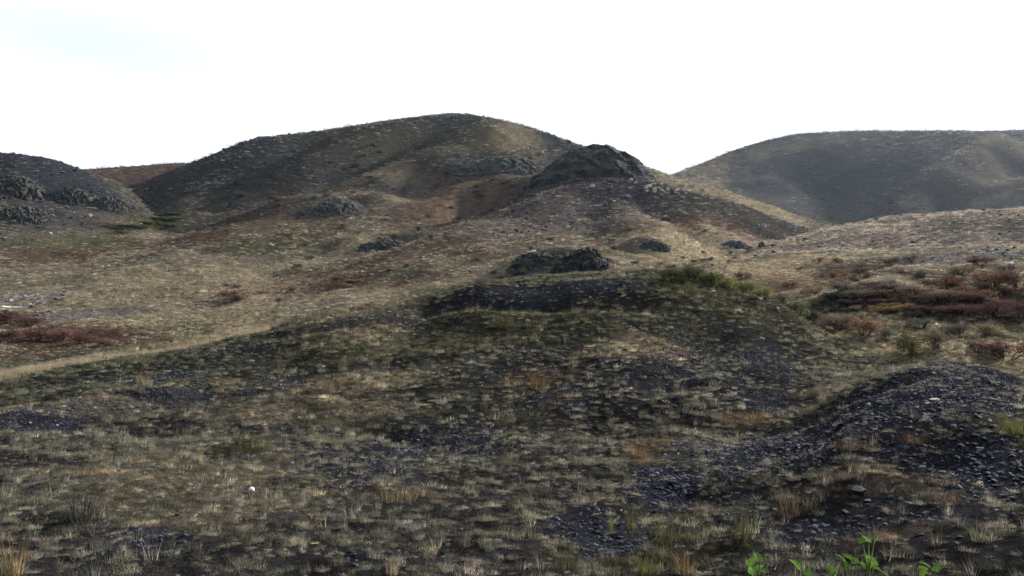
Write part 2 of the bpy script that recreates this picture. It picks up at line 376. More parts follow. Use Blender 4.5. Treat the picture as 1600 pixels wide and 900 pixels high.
def mat_leafy(name, trans=.35, instancer=True, col=(.1,.1,.05), var=.25, dome=True):
    """thin dry blades or leaves: diffuse with light coming through"""
    m, t, b = new_mat(name); t.nodes.remove(b)
    o = t.nodes['Material Output']
    di = nd(t, 'ShaderNodeBsdfDiffuse'); tr = nd(t, 'ShaderNodeBsdfTranslucent'); mx = nd(t, 'ShaderNodeMixShader'); mx.inputs[0].default_value = trans
    if instancer:
        a = nd(t, 'ShaderNodeAttribute', attribute_name='tint', attribute_type='INSTANCER'); src = a.outputs['Color']
    else:
        rgb = nd(t, 'ShaderNodeRGB'); rgb.outputs[0].default_value = (*col, 1); src = rgb.outputs[0]
    geo = nd(t, 'ShaderNodeNewGeometry')
    mr_ = nd(t, 'ShaderNodeMapRange'); mr_.inputs['To Min'].default_value = 1 - var; mr_.inputs['To Max'].default_value = 1 + var
    t.links.new(geo.outputs['Random Per Island'], mr_.inputs['Value'])
    vm = nd(t, 'ShaderNodeVectorMath', operation='SCALE'); t.links.new(src, vm.inputs[0]); t.links.new(mr_.outputs[0], vm.inputs['Scale'])
    if dome:
        # a tussock shades like the cushion it is: its normals lean outwards from its middle
        tco = nd(t, 'ShaderNodeTexCoord'); sc_ = nd(t, 'ShaderNodeVectorMath', operation='MULTIPLY'); sc_.inputs[1].default_value = (1, 1, 1.3)
        vt = nd(t, 'ShaderNodeVectorTransform', vector_type='NORMAL', convert_from='OBJECT', convert_to='WORLD')
        nm1 = nd(t, 'ShaderNodeVectorMath', operation='NORMALIZE'); mxn = nd(t, 'ShaderNodeMix', data_type='VECTOR'); mxn.inputs[0].default_value = .72
        t.links.new(tco.outputs['Object'], sc_.inputs[0]); t.links.new(sc_.outputs[0], vt.inputs[0]); t.links.new(vt.outputs[0], nm1.inputs[0])
        t.links.new(geo.outputs['Normal'], mxn.inputs[4]); t.links.new(nm1.outputs[0], mxn.inputs[5])
        nm2 = nd(t, 'ShaderNodeVectorMath', operation='NORMALIZE'); t.links.new(mxn.outputs[1], nm2.inputs[0]); t.links.new(nm2.outputs[0], di.inputs['Normal'])
    if not instancer:
        oi = nd(t, 'ShaderNodeObjectInfo'); mo = nd(t, 'ShaderNodeMapRange'); mo.inputs['To Min'].default_value = .75; mo.inputs['To Max'].default_value = 1.25
        t.links.new(oi.outputs['Random'], mo.inputs['Value']); m2 = nd(t, 'ShaderNodeMath', operation='MULTIPLY')
        t.links.new(mr_.outputs[0], m2.inputs[0]); t.links.new(mo.outputs[0], m2.inputs[1]); t.links.new(m2.outputs[0], vm.inputs['Scale'])
    t.links.new(vm.outputs[0], di.inputs['Color']); t.links.new(vm.outputs[0], tr.inputs['Color'])
    t.links.new(di.outputs[0], mx.inputs[1]); t.links.new(tr.outputs[0], mx.inputs[2]); t.links.new(mx.outputs[0], o.inputs['Surface'])
    return m
def mat_rock(name, c1, c2, scale=1.0, instancer=False, rough=.8, bump=.15, grown=None):
    m, t, b = new_mat(name)
    tcn = nd(t, 'ShaderNodeTexCoord')
    n1 = nd(t, 'ShaderNodeTexNoise'); n1.inputs['Scale'].default_value = 2.2*scale; n1.inputs['Detail'].default_value = 9; n1.inputs['Roughness'].default_value = .68
    t.links.new(tcn.outputs['Object'], n1.inputs['Vector'])
    cr = nd(t, 'ShaderNodeValToRGB'); cr.color_ramp.elements[0].position = .33; cr.color_ramp.elements[1].position = .68
    cr.color_ramp.elements[0].color = (*c1, 1); cr.color_ramp.elements[1].color = (*c2, 1)
    t.links.new(n1.outputs['Fac'], cr.inputs[0])
    src = cr.outputs[0]
    if instancer:
        a = nd(t, 'ShaderNodeAttribute', attribute_name='tint', attribute_type='INSTANCER')
        mm = nd(t, 'ShaderNodeMix', data_type='RGBA', blend_type='MULTIPLY'); mm.inputs[0].default_value = 1
        t.links.new(src, mm.inputs[6]); t.links.new(a.outputs['Color'], mm.inputs[7]); src = mm.outputs[2]
    if grown:
        ge = nd(t, 'ShaderNodeNewGeometry'); sx = nd(t, 'ShaderNodeSeparateXYZ'); t.links.new(ge.outputs['Normal'], sx.inputs[0])
        ng = nd(t, 'ShaderNodeTexNoise'); ng.inputs['Scale'].default_value = .9; ng.inputs['Detail'].default_value = 8; ng.inputs['Roughness'].default_value = .75
        t.links.new(tcn.outputs['Object'], ng.inputs['Vector'])
        ad = nd(t, 'ShaderNodeMath', operation='MULTIPLY_ADD'); ad.inputs[1].default_value = .75; t.links.new(sx.outputs['Z'], ad.inputs[0]); t.links.new(ng.outputs['Fac'], ad.inputs[2])
        mg = nd(t, 'ShaderNodeMapRange'); mg.inputs['From Min'].default_value = .88; mg.inputs['From Max'].default_value = 1.12; t.links.new(ad.outputs[0], mg.inputs['Value'])
        mm = nd(t, 'ShaderNodeMix', data_type='RGBA'); t.links.new(mg.outputs[0], mm.inputs[0]); t.links.new(src, mm.inputs[6]); mm.inputs[7].default_value = (*grown, 1); src = mm.outputs[2]
    t.links.new(src, b.inputs['Base Color'])
    b.inputs['Roughness'].default_value = rough; b.inputs['Specular IOR Level'].default_value = .1
    bp = nd(t, 'ShaderNodeBump'); bp.inputs['Strength'].default_value = .8; bp.inputs['Distance'].default_value = bump
    t.links.new(n1.outputs['Fac'], bp.inputs['Height']); t.links.new(bp.outputs[0], b.inputs['Normal'])
    return m
def mat_plain(name, col, rough=.8, spec=.3, nscale=20, var=.3):
    m, t, b = new_mat(name)
    tcn = nd(t, 'ShaderNodeTexCoord'); n1 = nd(t, 'ShaderNodeTexNoise'); n1.inputs['Scale'].default_value = nscale; n1.inputs['Detail'].default_value = 5
    t.links.new(tcn.outputs['Object'], n1.inputs['Vector'])
    cr = nd(t, 'ShaderNodeValToRGB'); cr.color_ramp.elements[0].position = .3; cr.color_ramp.elements[1].position = .7
    cr.color_ramp.elements[0].color = (*[c*(1-var) for c in col], 1); cr.color_ramp.elements[1].color = (*[min(1, c*(1+var)) for c in col], 1)
    t.links.new(n1.outputs['Fac'], cr.inputs[0]); t.links.new(cr.outputs[0], b.inputs['Base Color'])
    b.inputs['Roughness'].default_value = rough; b.inputs['Specular IOR Level'].default_value = spec
    return m
M_GROUND = mat_ground()
M_GRASS = mat_leafy('dry_grass_blades', .28)
M_GRAVEL = mat_rock('loose_shale', (.55,.55,.6), (1.3,1.3,1.35), 3, True, .9, .02)
M_ROCK = mat_rock('dark_outcrop_rock', (.014,.018,.023), (.044,.049,.054), .9, False, .95, .4, (.062,.059,.043))
M_STONE_DARK = mat_rock('dark_slate', (.018,.020,.028), (.060,.064,.080), 2, False, .85, .03)
M_STONE_PALE = mat_rock('pale_stone', (.22,.19,.17), (.46,.41,.37), 1, False, .85, .05)
M_WOOD = mat_plain('dry_twigs', (.07,.052,.042))

# ------------------------------------------------------------------ mesh helpers
def tag(o, label=None, cat=None, group=None, kind=None):
    if label: o['label'] = label
    if cat: o['category'] = cat
    if group: o['group'] = group
    if kind: o['kind'] = kind
    return o
def mesh_np(name, V, Fc, mat=None, smooth=False, mats=None, mi=None):
    me = bpy.data.meshes.new(name)
    V = np.asarray(V, np.float32)
    if isinstance(Fc, np.ndarray):
        n, k = Fc.shape
        me.vertices.add(len(V)); me.vertices.foreach_set('co', V.ravel())
        me.loops.add(n*k); me.loops.foreach_set('vertex_index', Fc.astype(np.int32).ravel())
        me.polygons.add(n); me.polygons.foreach_set('loop_start', np.arange(0, n*k, k, dtype=np.int32))
        me.update(calc_edges=True)
    else:
        me.from_pydata([tuple(v) for v in V.tolist()], [], [tuple(f) for f in Fc]); me.update()
    for m in (mats or ([mat] if mat else [])): me.materials.append(m)
    if mi is not None: me.polygons.foreach_set('material_index', np.asarray(mi, np.int32))
    if smooth: me.polygons.foreach_set('use_smooth', np.ones(len(me.polygons), bool))
    else: me.polygons.foreach_set('use_smooth', np.zeros(len(me.polygons), bool))
    return me
def link(name, me, loc=(0,0,0), rot=(0,0,0), scale=(1,1,1), parent=None):
    o = bpy.data.objects.new(name, me); COL.objects.link(o)
    o.location = loc; o.rotation_euler = rot; o.scale = scale
    if parent: o.parent = parent
    return o

# ------------------------------------------------------------------ the land
NA = len(AZ)
GX, GY = X.ravel(), Y.ravel()
ai = np.repeat(np.arange(NA), NR); landv = land_of(ai.astype(float), np.hypot(GX, GY))
ZO = zones(GX, GY)
ALB = soil_colour(GX, GY, ZO, landv)
VV = np.stack([GX, GY, Z.ravel()], 1)
ii, jj = np.meshgrid(np.arange(NA), np.arange(NR - 1), indexing='ij')
i2 = (ii + 1) % NA
Q = np.stack([ii*NR + jj, ii*NR + jj + 1, i2*NR + jj + 1, i2*NR + jj], -1).reshape(-1, 4)
# smooth normals of the whole sheet, so that the pieces meet without a seam
e1 = VV[Q[:,2]] - VV[Q[:,0]]; e2 = VV[Q[:,3]] - VV[Q[:,1]]
fn = np.cross(e1, e2); VN = np.zeros_like(VV)
for k in range(4): np.add.at(VN, Q[:,k], fn / (np.linalg.norm(fn, axis=1)[:,None] + 1e-12))
VN /= np.linalg.norm(VN, axis=1)[:,None] + 1e-12
if VN[:,2].mean() < 0: Q = Q[:, ::-1]; VN = -VN
qland = landv[Q[:,0]]; qaz = azw[np.minimum(Q[:,0] // NR, NA-1)]
px_az = lambda px: float(pix(px, 300)[0])
piece = np.where(qland <= 1, qland, 0)
piece = np.where(qland == 2, 2, piece)
piece = np.where(qland == 3, np.where(qaz > px_az(1100), 3, 2), piece)
piece = np.where(qland == 4, np.where(qaz < px_az(215), 4, 5), piece)
piece = np.where(qland == 5, 5, piece)
piece = np.where(qland == 6, np.where(qaz > px_az(700), 6, 7), piece)
piece = np.where(np.abs(qaz) > rad(41), 8, piece)
NAMES = [('slope','dark dry grass slope in the foreground with bare stony patches'),('mound','grassy mound rising in the middle behind the foreground slope'),
 ('valley','straw coloured valley floor at the foot of the hills'),('ridge','pale low ridge crossing the right side below the far hill'),
 ('hill','dark rocky hill at the left edge'),('hill','large brown main hill in the centre with a rounded top'),('hill','hazy blue flat-topped hill in the right distance'),('ridge','reddish far ridge in the gap on the left'),('ground',None)]
for p, (nm, lb) in enumerate(NAMES):
    q = Q[piece == p]
    if not len(q): continue
    u, inv = np.unique(q, return_inverse=True)
    me = mesh_np(nm, VV[u], inv.reshape(q.shape), M_GROUND, True)
    at_ = me.attributes.new('albedo', 'FLOAT_COLOR', 'POINT')
    at_.data.foreach_set('color', np.concatenate([ALB[u], np.ones((len(u),1))], 1).astype(np.float32).ravel())
    me.normals_split_custom_set_from_vertices(VN[u].astype(np.float32).tolist())
    o = link(nm, me); tag(o, lb, None, None, 'structure')

# ------------------------------------------------------------------ scattered cover through geometry nodes (instances of tufts and stones kept in the same mesh)
def blades(n, hmin, hmax, lean0, lean1, rb, wd, curl, rng, seg=2):
    V = []; T = []
    for _ in range(n):
        a = rng.uniform(0, 2*PI); rr = rb * math.sqrt(rng.random()); b = a + rng.normal(0, .5)
        L = rng.uniform(hmin, hmax); th = rng.uniform(lean0, lean1) * (0.35 + .65*rr/rb)
        x, y, z = rr*math.cos(a), rr*math.sin(a), -.06
        sx, sy = -math.sin(b + rng.normal(0, .6)), math.cos(b)
        i0 = len(V); w_ = wd * rng.uniform(.6, 1.3)
        for s in range(seg + 1):
            f = w_ * (1 - s/seg) if s < seg else 0
            if s < seg: V += [(x - sx*f/2, y - sy*f/2, z), (x + sx*f/2, y + sy*f/2, z)]
            else: V += [(x, y, z)]
            st = L / seg; x += math.sin(th)*math.cos(b)*st; y += math.sin(th)*math.sin(b)*st; z += math.cos(th)*st; th += curl * rng.uniform(.3, 1.5)
        for s in range(seg - 1):
            k = i0 + 2*s; T += [(k, k+1, k+3), (k, k+3, k+2)]
        k = i0 + 2*(seg-1); T += [(k, k+1, k+2)]
    return np.array(V), np.array(T)
def hull(n, rng, sq=(1,1,.6)):
    import bmesh
    bm = bmesh.new()
    for _ in range(n):
        v = rng.normal(size=3); v /= np.linalg.norm(v); v = np.sign(v)*np.abs(v)**.8
        bm.verts.new(v * np.array(sq) * rng.uniform(.75, 1.0))
    r = bmesh.ops.convex_hull(bm, input=bm.verts[:])
    loose = [v for v in bm.verts if not v.link_faces]
    bmesh.ops.delete(bm, geom=loose, context='VERTS')
    bmesh.ops.triangulate(bm, faces=bm.faces[:])
    bm.verts.index_update()
    V = np.array([v.co[:] for v in bm.verts]); T = np.array([[v.index for v in f.verts] for f in bm.faces]); bm.free()
    return V, T
def scatter(name, pts, rot, scl_, tint, pick, protos, mat, label, cat):
    """one object: loose points plus the little prototypes; nodes put a prototype on every point"""
    n = len(pts); V = [pts]; Fs = []; pid = [np.full(n, -1)]; off = n
    for k, (v, t) in enumerate(protos):
        V.append(v); Fs.append(t + off); off += len(v); pid.append(np.full(len(v), k))
    V = np.concatenate(V); Fs = np.concatenate(Fs)
    me = mesh_np(name, V, Fs, mat)
    def attr(nm, ty, dom, arr, key, dim):
        full = np.zeros((len(V), dim), np.float32); full[:n] = np.asarray(arr).reshape(n, dim)
        a = me.attributes.new(nm, ty, dom); a.data.foreach_set(key, full.ravel())
    a = me.attributes.new('pid', 'INT', 'POINT'); a.data.foreach_set('value', np.concatenate(pid).astype(np.int32))
    attr('rot', 'FLOAT_VECTOR', 'POINT', rot, 'vector', 3); attr('scl', 'FLOAT_VECTOR', 'POINT', scl_, 'vector', 3)
    attr('tint', 'FLOAT_COLOR', 'POINT', np.concatenate([tint, np.ones((n,1))], 1), 'color', 4)
    pk = np.zeros(len(V), np.int32); pk[:n] = pick
    a = me.attributes.new('pick', 'INT', 'POINT'); a.data.foreach_set('value', pk)
    o = link(name, me); tag(o, label, cat, None, 'stuff')
    g = bpy.data.node_groups.new(name + '_scatter', 'GeometryNodeTree')
    g.interface.new_socket('Geometry', in_out='INPUT', socket_type='NodeSocketGeometry')
    g.interface.new_socket('Geometry', in_out='OUTPUT', socket_type='NodeSocketGeometry')
    gi = nd(g, 'NodeGroupInput'); go = nd(g, 'NodeGroupOutput')
    def named(nm, ty):
        x = nd(g, 'GeometryNodeInputNamedAttribute', data_type=ty); x.inputs['Name'].default_value = nm
        return x.outputs['Attribute']
    p = named('pid', 'INT')
    def part(k):
        cmp_ = nd(g, 'FunctionNodeCompare', data_type='INT', operation='EQUAL')
        ins = [s for s in cmp_.inputs if s.type == 'INT']
        g.links.new(p, ins[0]); ins[1].default_value = k
        sp = nd(g, 'GeometryNodeSeparateGeometry', domain='POINT')
        g.links.new(gi.outputs[0], sp.inputs['Geometry']); g.links.new(cmp_.outputs[0], sp.inputs['Selection'])
        return sp.outputs['Selection']
    jn = nd(g, 'GeometryNodeJoinGeometry')
    for k in range(len(protos)):
        gti = nd(g, 'GeometryNodeGeometryToInstance'); g.links.new(part(k), gti.inputs[0]); g.links.new(gti.outputs[0], jn.inputs[0])
    iop = nd(g, 'GeometryNodeInstanceOnPoints')
    g.links.new(part(-1), iop.inputs['Points']); g.links.new(jn.outputs[0], iop.inputs['Instance'])
    iop.inputs['Pick Instance'].default_value = True
    g.links.new(named('pick', 'INT'), iop.inputs['Instance Index'])
    e2r = nd(g, 'FunctionNodeEulerToRotation'); g.links.new(named('rot', 'FLOAT_VECTOR'), e2r.inputs[0]); g.links.new(e2r.outputs[0], iop.inputs['Rotation'])
    g.links.new(named('scl', 'FLOAT_VECTOR'), iop.inputs['Scale'])
    g.links.new(iop.outputs[0], go.inputs[0])
    md = o.modifiers.new('scatter', 'NODES'); md.node_group = g
    return o

def sample(n, r0, r1, spread=38, power=0.0):
    """points in the wedge the picture looks over; power 0 = even per area"""
    a = RNG.uniform(-rad(spread), rad(spread), n); u = RNG.random(n)
    if power == 0: r = np.sqrt(r0*r0 + u*(r1*r1 - r0*r0))
    else: r = np.exp(math.log(r0) + u*(math.log(r1) - math.log(r0)))
    return r*np.sin(a), r*np.cos(a), r, a
def sample_cells(r0, r1, cell=None, delta=None, spread=38, jit=.42):
    """one point in each cell of a jittered grid: even cells of a fixed size, or cells that grow with distance"""
    sp = rad(spread)
    if cell:
        xs = np.arange(-r1*math.sin(sp), r1*math.sin(sp), cell); ys = np.arange(r0*math.cos(sp), r1, cell)
        x, y = np.meshgrid(xs, ys); x = x + (np.arange(len(ys)) % 2)[:, None]*cell/2; x = x.ravel(); y = y.ravel()
        x = x + RNG.uniform(-jit, jit, len(x))*cell; y = y + RNG.uniform(-jit, jit, len(y))*cell
        r = np.hypot(x, y); a = np.arctan2(x, y); k = (r > r0) & (r < r1) & (np.abs(a) < sp)
        return x[k], y[k], r[k], a[k]
    aa, ll = np.meshgrid(np.arange(-sp, sp, delta), np.arange(math.log(r0), math.log(r1), delta))
    a = (aa + RNG.uniform(-jit, jit, aa.shape)*delta).ravel(); r = np.exp(ll + RNG.uniform(-jit, jit, aa.shape)*delta).ravel()
    return r*np.sin(a), r*np.cos(a), r, a
def aidx(a): return (a + FINE) / (2*FINE) * (NF - 1)
def veg_tint(x, y, zo, land, n):
    c = BASE[land] * np.array([2.5,2.3,2.5,2.6,3.2,3.2,2.9])[land][:, None]
    c = c * np.clip(1 + .75*streaks(x, y), .4, 1.7)[:, None]
    rv = RNG.random(n)
    for k in ['green','red','straw','orange','grey']:
        m = (RNG.random(n) < zo[k]*.9)[:, None]
        tc_ = {'green':C(.108,.104,.060),'red':C(.125,.072,.055),'straw':C(.40,.335,.23),'orange':C(.25,.19,.13),'grey':C(.22,.205,.19)}[k]
        c = np.where(m, tc_, c)
    pale = (rv < .15)[:, None]; dark = (rv > .68)[:, None]
    c = np.where(pale, c*1.6 + .02, c); c = np.where(dark, c*np.where((land == 2) | (land == 3), .58, 1)[:, None]*np.where(((land == 2) | (land == 3))[:, None], C(1,1,1), C(.38,.40,.44)), c)
    return np.clip(c * RNG.uniform(.8, 1.2, (n,1)) * RNG.uniform(.93, 1.07, (n,3)) * .84, .01, .6)
def grass(name, pts, size, protos, label, keep_bare=.42, hfac=1.0, dens=.85, clumpy=.8, rel=False, dim=1.0):
    x, y, r, a = pts; n = len(x)
    zo = zones(x, y); land = land_of(aidx(a), r)
    q = np.maximum(r/12, 1)
    clump = fbm(x*1.6/q, y*1.6/q, 55, 3)
    den = np.clip(dens + clumpy*clump, .05, 1)
    bare = np.maximum(zo['bare'], zo['rock']*1.05)
    den = den * (1 - bare*(1 - keep_bare)) + .3*zo['straw'] + .25*zo['orange'] + .2*zo['green']
    k = RNG.random(n) < den
    x, y, r, a, land = x[k], y[k], r[k], a[k], land[k]; zo = {q: v[k] for q, v in zo.items()}; m = len(x)
    z = ground(x, y)
    s = size[0] * (size[1]/size[0])**(RNG.random(m)**1.25) * (r if rel else 1) * (1 + .35*np.clip(clump[k], -.6, .8)) * (1 - .3*zo['bare'])
    h = s * RNG.uniform(.7, 1.1, m) * hfac * (1 + .35*zo['straw'] + .3*zo['green'])
    rot = np.stack([RNG.normal(0, .12, m), RNG.normal(0, .12, m), RNG.uniform(0, 2*PI, m)], 1)
    scatter(name, np.stack([x, y, z], 1), rot, np.stack([s, s, h], 1), veg_tint(x, y, zo, land, m)*dim, RNG.integers(0, len(protos), m), protos, M_GRASS, label, 'grass')
    print(name, m)
rg = np.random.default_rng(3)
def tussock(n, hmin, hmax, wd, rng):
    V = []; T = []; o_ = 0; k = int(rng.integers(2, 5))
    for q in range(k):
        sc_ = rng.uniform(.35, .75) if q else .8; off_ = rng.normal(0, .36, 2) * (q > 0)
        v, t_ = blades(int(n*sc_*1.5/k) + 12, hmin, hmax*rng.uniform(.8, 1.3), 0, rng.uniform(.7, 1.45), .5, wd/sc_, rng.uniform(.15, .6), rng)
        v = v * np.array([sc_, sc_*rng.uniform(.7, 1.1), sc_*rng.uniform(.6, 1.1)]) + np.array([*off_, 0])
        V.append(v); T.append(t_ + o_); o_ += len(v)
    return np.concatenate(V), np.concatenate(T)
P_near = [tussock(230, .28, .72, .015, rg) for _ in range(9)] + [blades(120, .3, .7, .4, 1.5, .6, .02, .2, rg) for _ in range(2)]
P_mid  = [tussock(150, .28, .72, .024, rg) for _ in range(9)] + [blades(70, .3, .7, .4, 1.5, .6, .03, .2, rg) for _ in range(1)]
P_tall = [blades(22, .6, 1.2, .02, .55, .25, .022, .25, rg) for _ in range(4)]
P_far  = [tussock(44, .28, .75, .06, rg) for _ in range(8)]
P_turf = [blades(60, .3, .9, .2, 1.4, .7, .03, .3, rg) for _ in range(5)]
grass('grass', sample_cells(3.0, 15, cell=.115, jit=.7), (.05, .23), P_near, 'short dry olive and straw grass cushions covering the near slope', hfac=.85)
grass('grass', sample(14000, 3.0, 15), (.03, .075), P_turf, 'low dark turf between the grass cushions of the near slope', dens=.35, clumpy=1.1, dim=.6)
grass('grass', sample(22000, 14, 40), (.05, .12), P_turf, 'low dark turf between the grass cushions of the mound', dens=.35, clumpy=1.1, dim=.6)
grass('grass', sample(2600, 3.0, 16), (.08, .20), P_tall, 'thin upright dry stalks on the near slope', dens=.6)
grass('grass', sample_cells(14, 42, cell=.17, jit=.7), (.08, .30), P_mid, 'dry grass cushions covering the grassy mound', keep_bare=.45, dens=.95)
grass('grass', sample(5000, 14, 42), (.12, .28), P_tall, 'thin upright dry stalks on the mound', dens=.6)
grass('grass', sample_cells(40, 125, delta=.0062), (.004, .0078), P_far, 'dry tussock cover on the valley floor and pale ridge', hfac=.7, rel=True)
grass('grass', sample_cells(120, 460, delta=.0052), (.0034, .0072), P_far, 'low scrub and tussocks covering the hillsides', hfac=.45, rel=True, dens=.75)

def crest_grass():
    n = 3600; px_ = RNG.uniform(-120, 420, n); a = pix(px_, 560)[0]; i = np.clip(np.round(aidx(a)).astype(int), 0, NF-1)
    w_ = RNG.normal(0, .022, n) + .004*fbm(px_/40, px_*0, 77, 2); r = kr[2][i]*(1.0 + w_)
    x, y = r*np.sin(a), r*np.cos(a); s_ = RNG.uniform(.12, .26, n)
    tint = C(.42,.35,.245)*RNG.uniform(.6, 1.25, (n,1))
    scatter('grass', np.stack([x, y, ground(x, y)], 1), np.stack([RNG.normal(0,.15,n), RNG.normal(0,.15,n), RNG.uniform(0,6.28,n)], 1), np.stack([s_, s_, s_*RNG.uniform(.7,1.3,n)], 1), tint, RNG.integers(0, 4, n), P_tall, M_GRASS, 'strip of pale straw grass along the left crest of the mound', 'grass')
crest_grass()
P_st = [hull(14, rg, (1, .8, .45)) for _ in range(6)]
def gravel(name, pts, size, label, zkeys, base, rel=False):
    x, y, r, a = pts; n = len(x); smin, smax = size; zo = zones(x, y)
    p = np.maximum.reduce([zo[k]*f for k, f in zkeys.items()]) + base
    k = RNG.random(n) < p; x, y, r = x[k], y[k], r[k]; m = len(x)
    s = smin * (smax/smin) ** (RNG.random(m)**1.7) * (r if rel else 1)
    z = ground(x, y) + s*.12
    sc = np.stack([s, s*RNG.uniform(.7, 1.1, m), s*RNG.uniform(.6, 1.1, m)], 1)
    g_ = zo['grey'][k]
    tint = np.where((RNG.random(m) < .08 + .5*g_)[:, None], C(.17,.168,.18), C(.050,.056,.075)) * RNG.uniform(.6, 1.5, (m,1))
    rot = np.stack([RNG.normal(0, .3, m), RNG.normal(0, .3, m), RNG.uniform(0, 2*PI, m)], 1)
    scatter(name, np.stack([x, y, z], 1), rot, sc, tint, RNG.integers(0, len(P_st), m), P_st, M_GRAVEL, label, 'gravel')
    print(name, m)
gravel('gravel', sample_cells(4, 22, cell=.05), (.010, .045), 'dark slate chips lying on the bare patches of the near slope', {'bare': 1, 'grey': .5}, .04)
gravel('gravel', sample_cells(20, 42, cell=.11), (.02, .08), 'dark slate rubble on the bare scarps of the mound', {'bare': .5, 'grey': .5}, .02)
gravel('gravel', sample_cells(42, 260, delta=.0075), (.0012, .0036), 'grey rubble strewn over the hills and valley', {'rock': .6, 'grey': .7, 'bare': .5}, .02, True)

# ------------------------------------------------------------------ rock outcrops
def outcrop(prof, r, depth, label, seed, name='rock_outcrop', mat=None, sink=1.2, rough=1.0, group=None, rmin=60):
    """craggy rock mass whose skyline runs through the given photo points, standing on the land at distance r"""
    rn = np.random.default_rng(seed); mat = mat or M_ROCK
    px = np.array([p[0] for p in prof], float); py = np.array([p[1] for p in prof], float)
    A, T = pix(px, py)
    if r is None:
        q_ = at(float(px.mean()), float(py.max()) - 2, rmin); r = math.hypot(q_.x, q_.y) + depth*.3
    ca = float(A.mean()); c = np.array([r*math.sin(ca), r*math.cos(ca)]); ux = np.array([math.cos(ca), -math.sin(ca)]); uy = np.array([math.sin(ca), math.cos(ca)])
    lat = np.tan(A - ca) * r; top = CAM_Z + T * r
    nu, nv = 64, 40
    u = np.linspace(lat[0], lat[-1], nu); v = np.linspace(-1, 1, nv)
    tz = np.interp(u, lat, top)
    U, Vv = np.meshgrid(u, v, indexing='ij')
    dep = depth * (.55 + .45*np.sqrt(np.clip(1 - ((U - lat.mean())/(lat[-1]-lat[0])*2)**2, 0, 1)))
    sc = max(.35, (top.max() - top.min()) * .45)
    wx = U + sc*.35*np.stack([fbm(U[i]/sc, Vv[i]*depth/sc, seed+3, 3) for i in range(nu)])
    PXw = c[0] + ux[0]*U + uy[0]*Vv*dep; PYw = c[1] + ux[1]*U + uy[1]*Vv*dep
    gz = ground(PXw, PYw)
    fall = np.clip(1 - np.abs(Vv)**1.5, 0, 1)**.85
    cr = 1 - np.abs(fbm(U/sc*.8, Vv*depth/sc*.8, seed+9, 4, .6))*1.7
    st = np.floor(cr*4)/4*.6 + cr*.4
    H = gz - .25 + (tz[:, None] - gz + .25) * fall * np.clip(1 - rough*.5*(1 - st)*(.35 + np.abs(Vv)), .05, 1.1)
    H = H + rough*sc*.14*fbm(U/sc*2.6, Vv*depth/sc*2.6, seed+17, 3)*(fall > 0)
    edge = (np.abs(Vv) > .985)
    H = np.where(edge, gz - sink, H); H[0] = gz[0] - sink; H[-1] = gz[-1] - sink
    o0 = np.array([c[0], c[1], float(ground(*c))])
    P = np.stack([PXw, PYw, H], -1).reshape(-1, 3) - o0
    D = np.zeros_like(P)
    for q_, (fr, am) in enumerate(((1.1,.30),(2.7,.17),(6.0,.08))):
        p3 = P*fr/sc + seed*3.1
        D[:,0] += am*noise(p3[:,1] + .6*p3[:,0], p3[:,2], seed + 40 + q_); D[:,1] += am*noise(p3[:,0] + .6*p3[:,1], p3[:,2], seed + 50 + q_); D[:,2] += .55*am*noise(p3[:,0] + .5*p3[:,2], p3[:,1] - .5*p3[:,2], seed + 60 + q_)
    P = P + D*sc*rough*1.1
    ii, jj = np.meshgrid(np.arange(nu-1), np.arange(nv-1), indexing='ij')
    f = np.stack([ii*nv+jj, (ii+1)*nv+jj, (ii+1)*nv+jj+1, ii*nv+jj+1], -1).reshape(-1, 4)
    me = mesh_np(name, P, f, mat); o = link(name, me, o0); tag(o, label, 'rock', group); return o
OC = 'rock outcrops on the hills'
outcrop([(828,286),(838,274),(846,266),(866,252),(878,240),(888,234),(900,231),(920,231),(931,224),(952,224),(962,229),(975,236),(988,245),(1000,254),(1006,262),(1014,272),(1024,284)], 128, 6, 'big dark craggy rock knob standing on the spur right of the main hilltop', 5, rough=.75, group=OC)
outcrop([(784,428),(800,412),(816,399),(838,392),(858,392),(872,401),(884,414)], 68, 3.2, 'rounded dark rock mound peeping over the grassy mound, left of its jagged twin', 7, group=OC)
outcrop([(860,420),(878,404),(893,394),(906,388),(920,385),(931,387),(940,396),(950,410)], 64, 2.6, 'jagged dark rock just behind the top of the grassy mound', 8, rough=1.4, group=OC)
outcrop([(552,390),(566,381),(585,377),(606,374),(622,375),(640,380),(656,388)], None, 2.4, 'low black rock ledge at the lower end of the straw gully on the main hill', 9, group=OC)
outcrop([(994,386),(1006,380),(1020,375),(1034,379),(1047,385)], None, 1.8, 'small dark rock below the knob, left of the blue boulder', 10, group=OC)
outcrop([(696,262),(722,257),(750,250),(780,244),(806,241),(826,244),(838,251)], None, 8, 'dark rocky bank high on the main hill left of the knob', 12, rough=.7, group=OC)
outcrop([(462,331),(486,323),(510,315),(532,309),(548,313),(566,322)], None, 6, 'dark rocky bank in the middle of the main hillside', 13, rough=.8, group=OC)
outcrop([(640,186),(662,180),(684,178),(706,176),(732,177),(752,181),(772,190)], 236, 5, 'dark rocks along the very top of the main hill', 14, rough=.6, group=OC)
outcrop([(382,226),(394,217),(404,213),(416,213),(432,214)], 230, 4, 'small dark rocks on the left shoulder of the main hill skyline', 15, rough=.8, group=OC)
outcrop([(-20,286),(0,276),(22,272),(44,277),(60,288),(72,300)], None, 6, 'dark crag at the left edge on the rocky left hill', 16, rough=1.4, group=OC)
outcrop([(84,306),(98,296),(112,292),(130,297),(146,305),(156,312)], None, 6, 'dark crag in the middle of the rocky left hill', 17, rough=1.4, group=OC)
outcrop([(146,320),(156,311),(168,306),(184,308),(196,315),(206,322)], None, 5, 'dark crag at the right end of the rocky left hill beside the gap', 18, rough=1.3, group=OC)
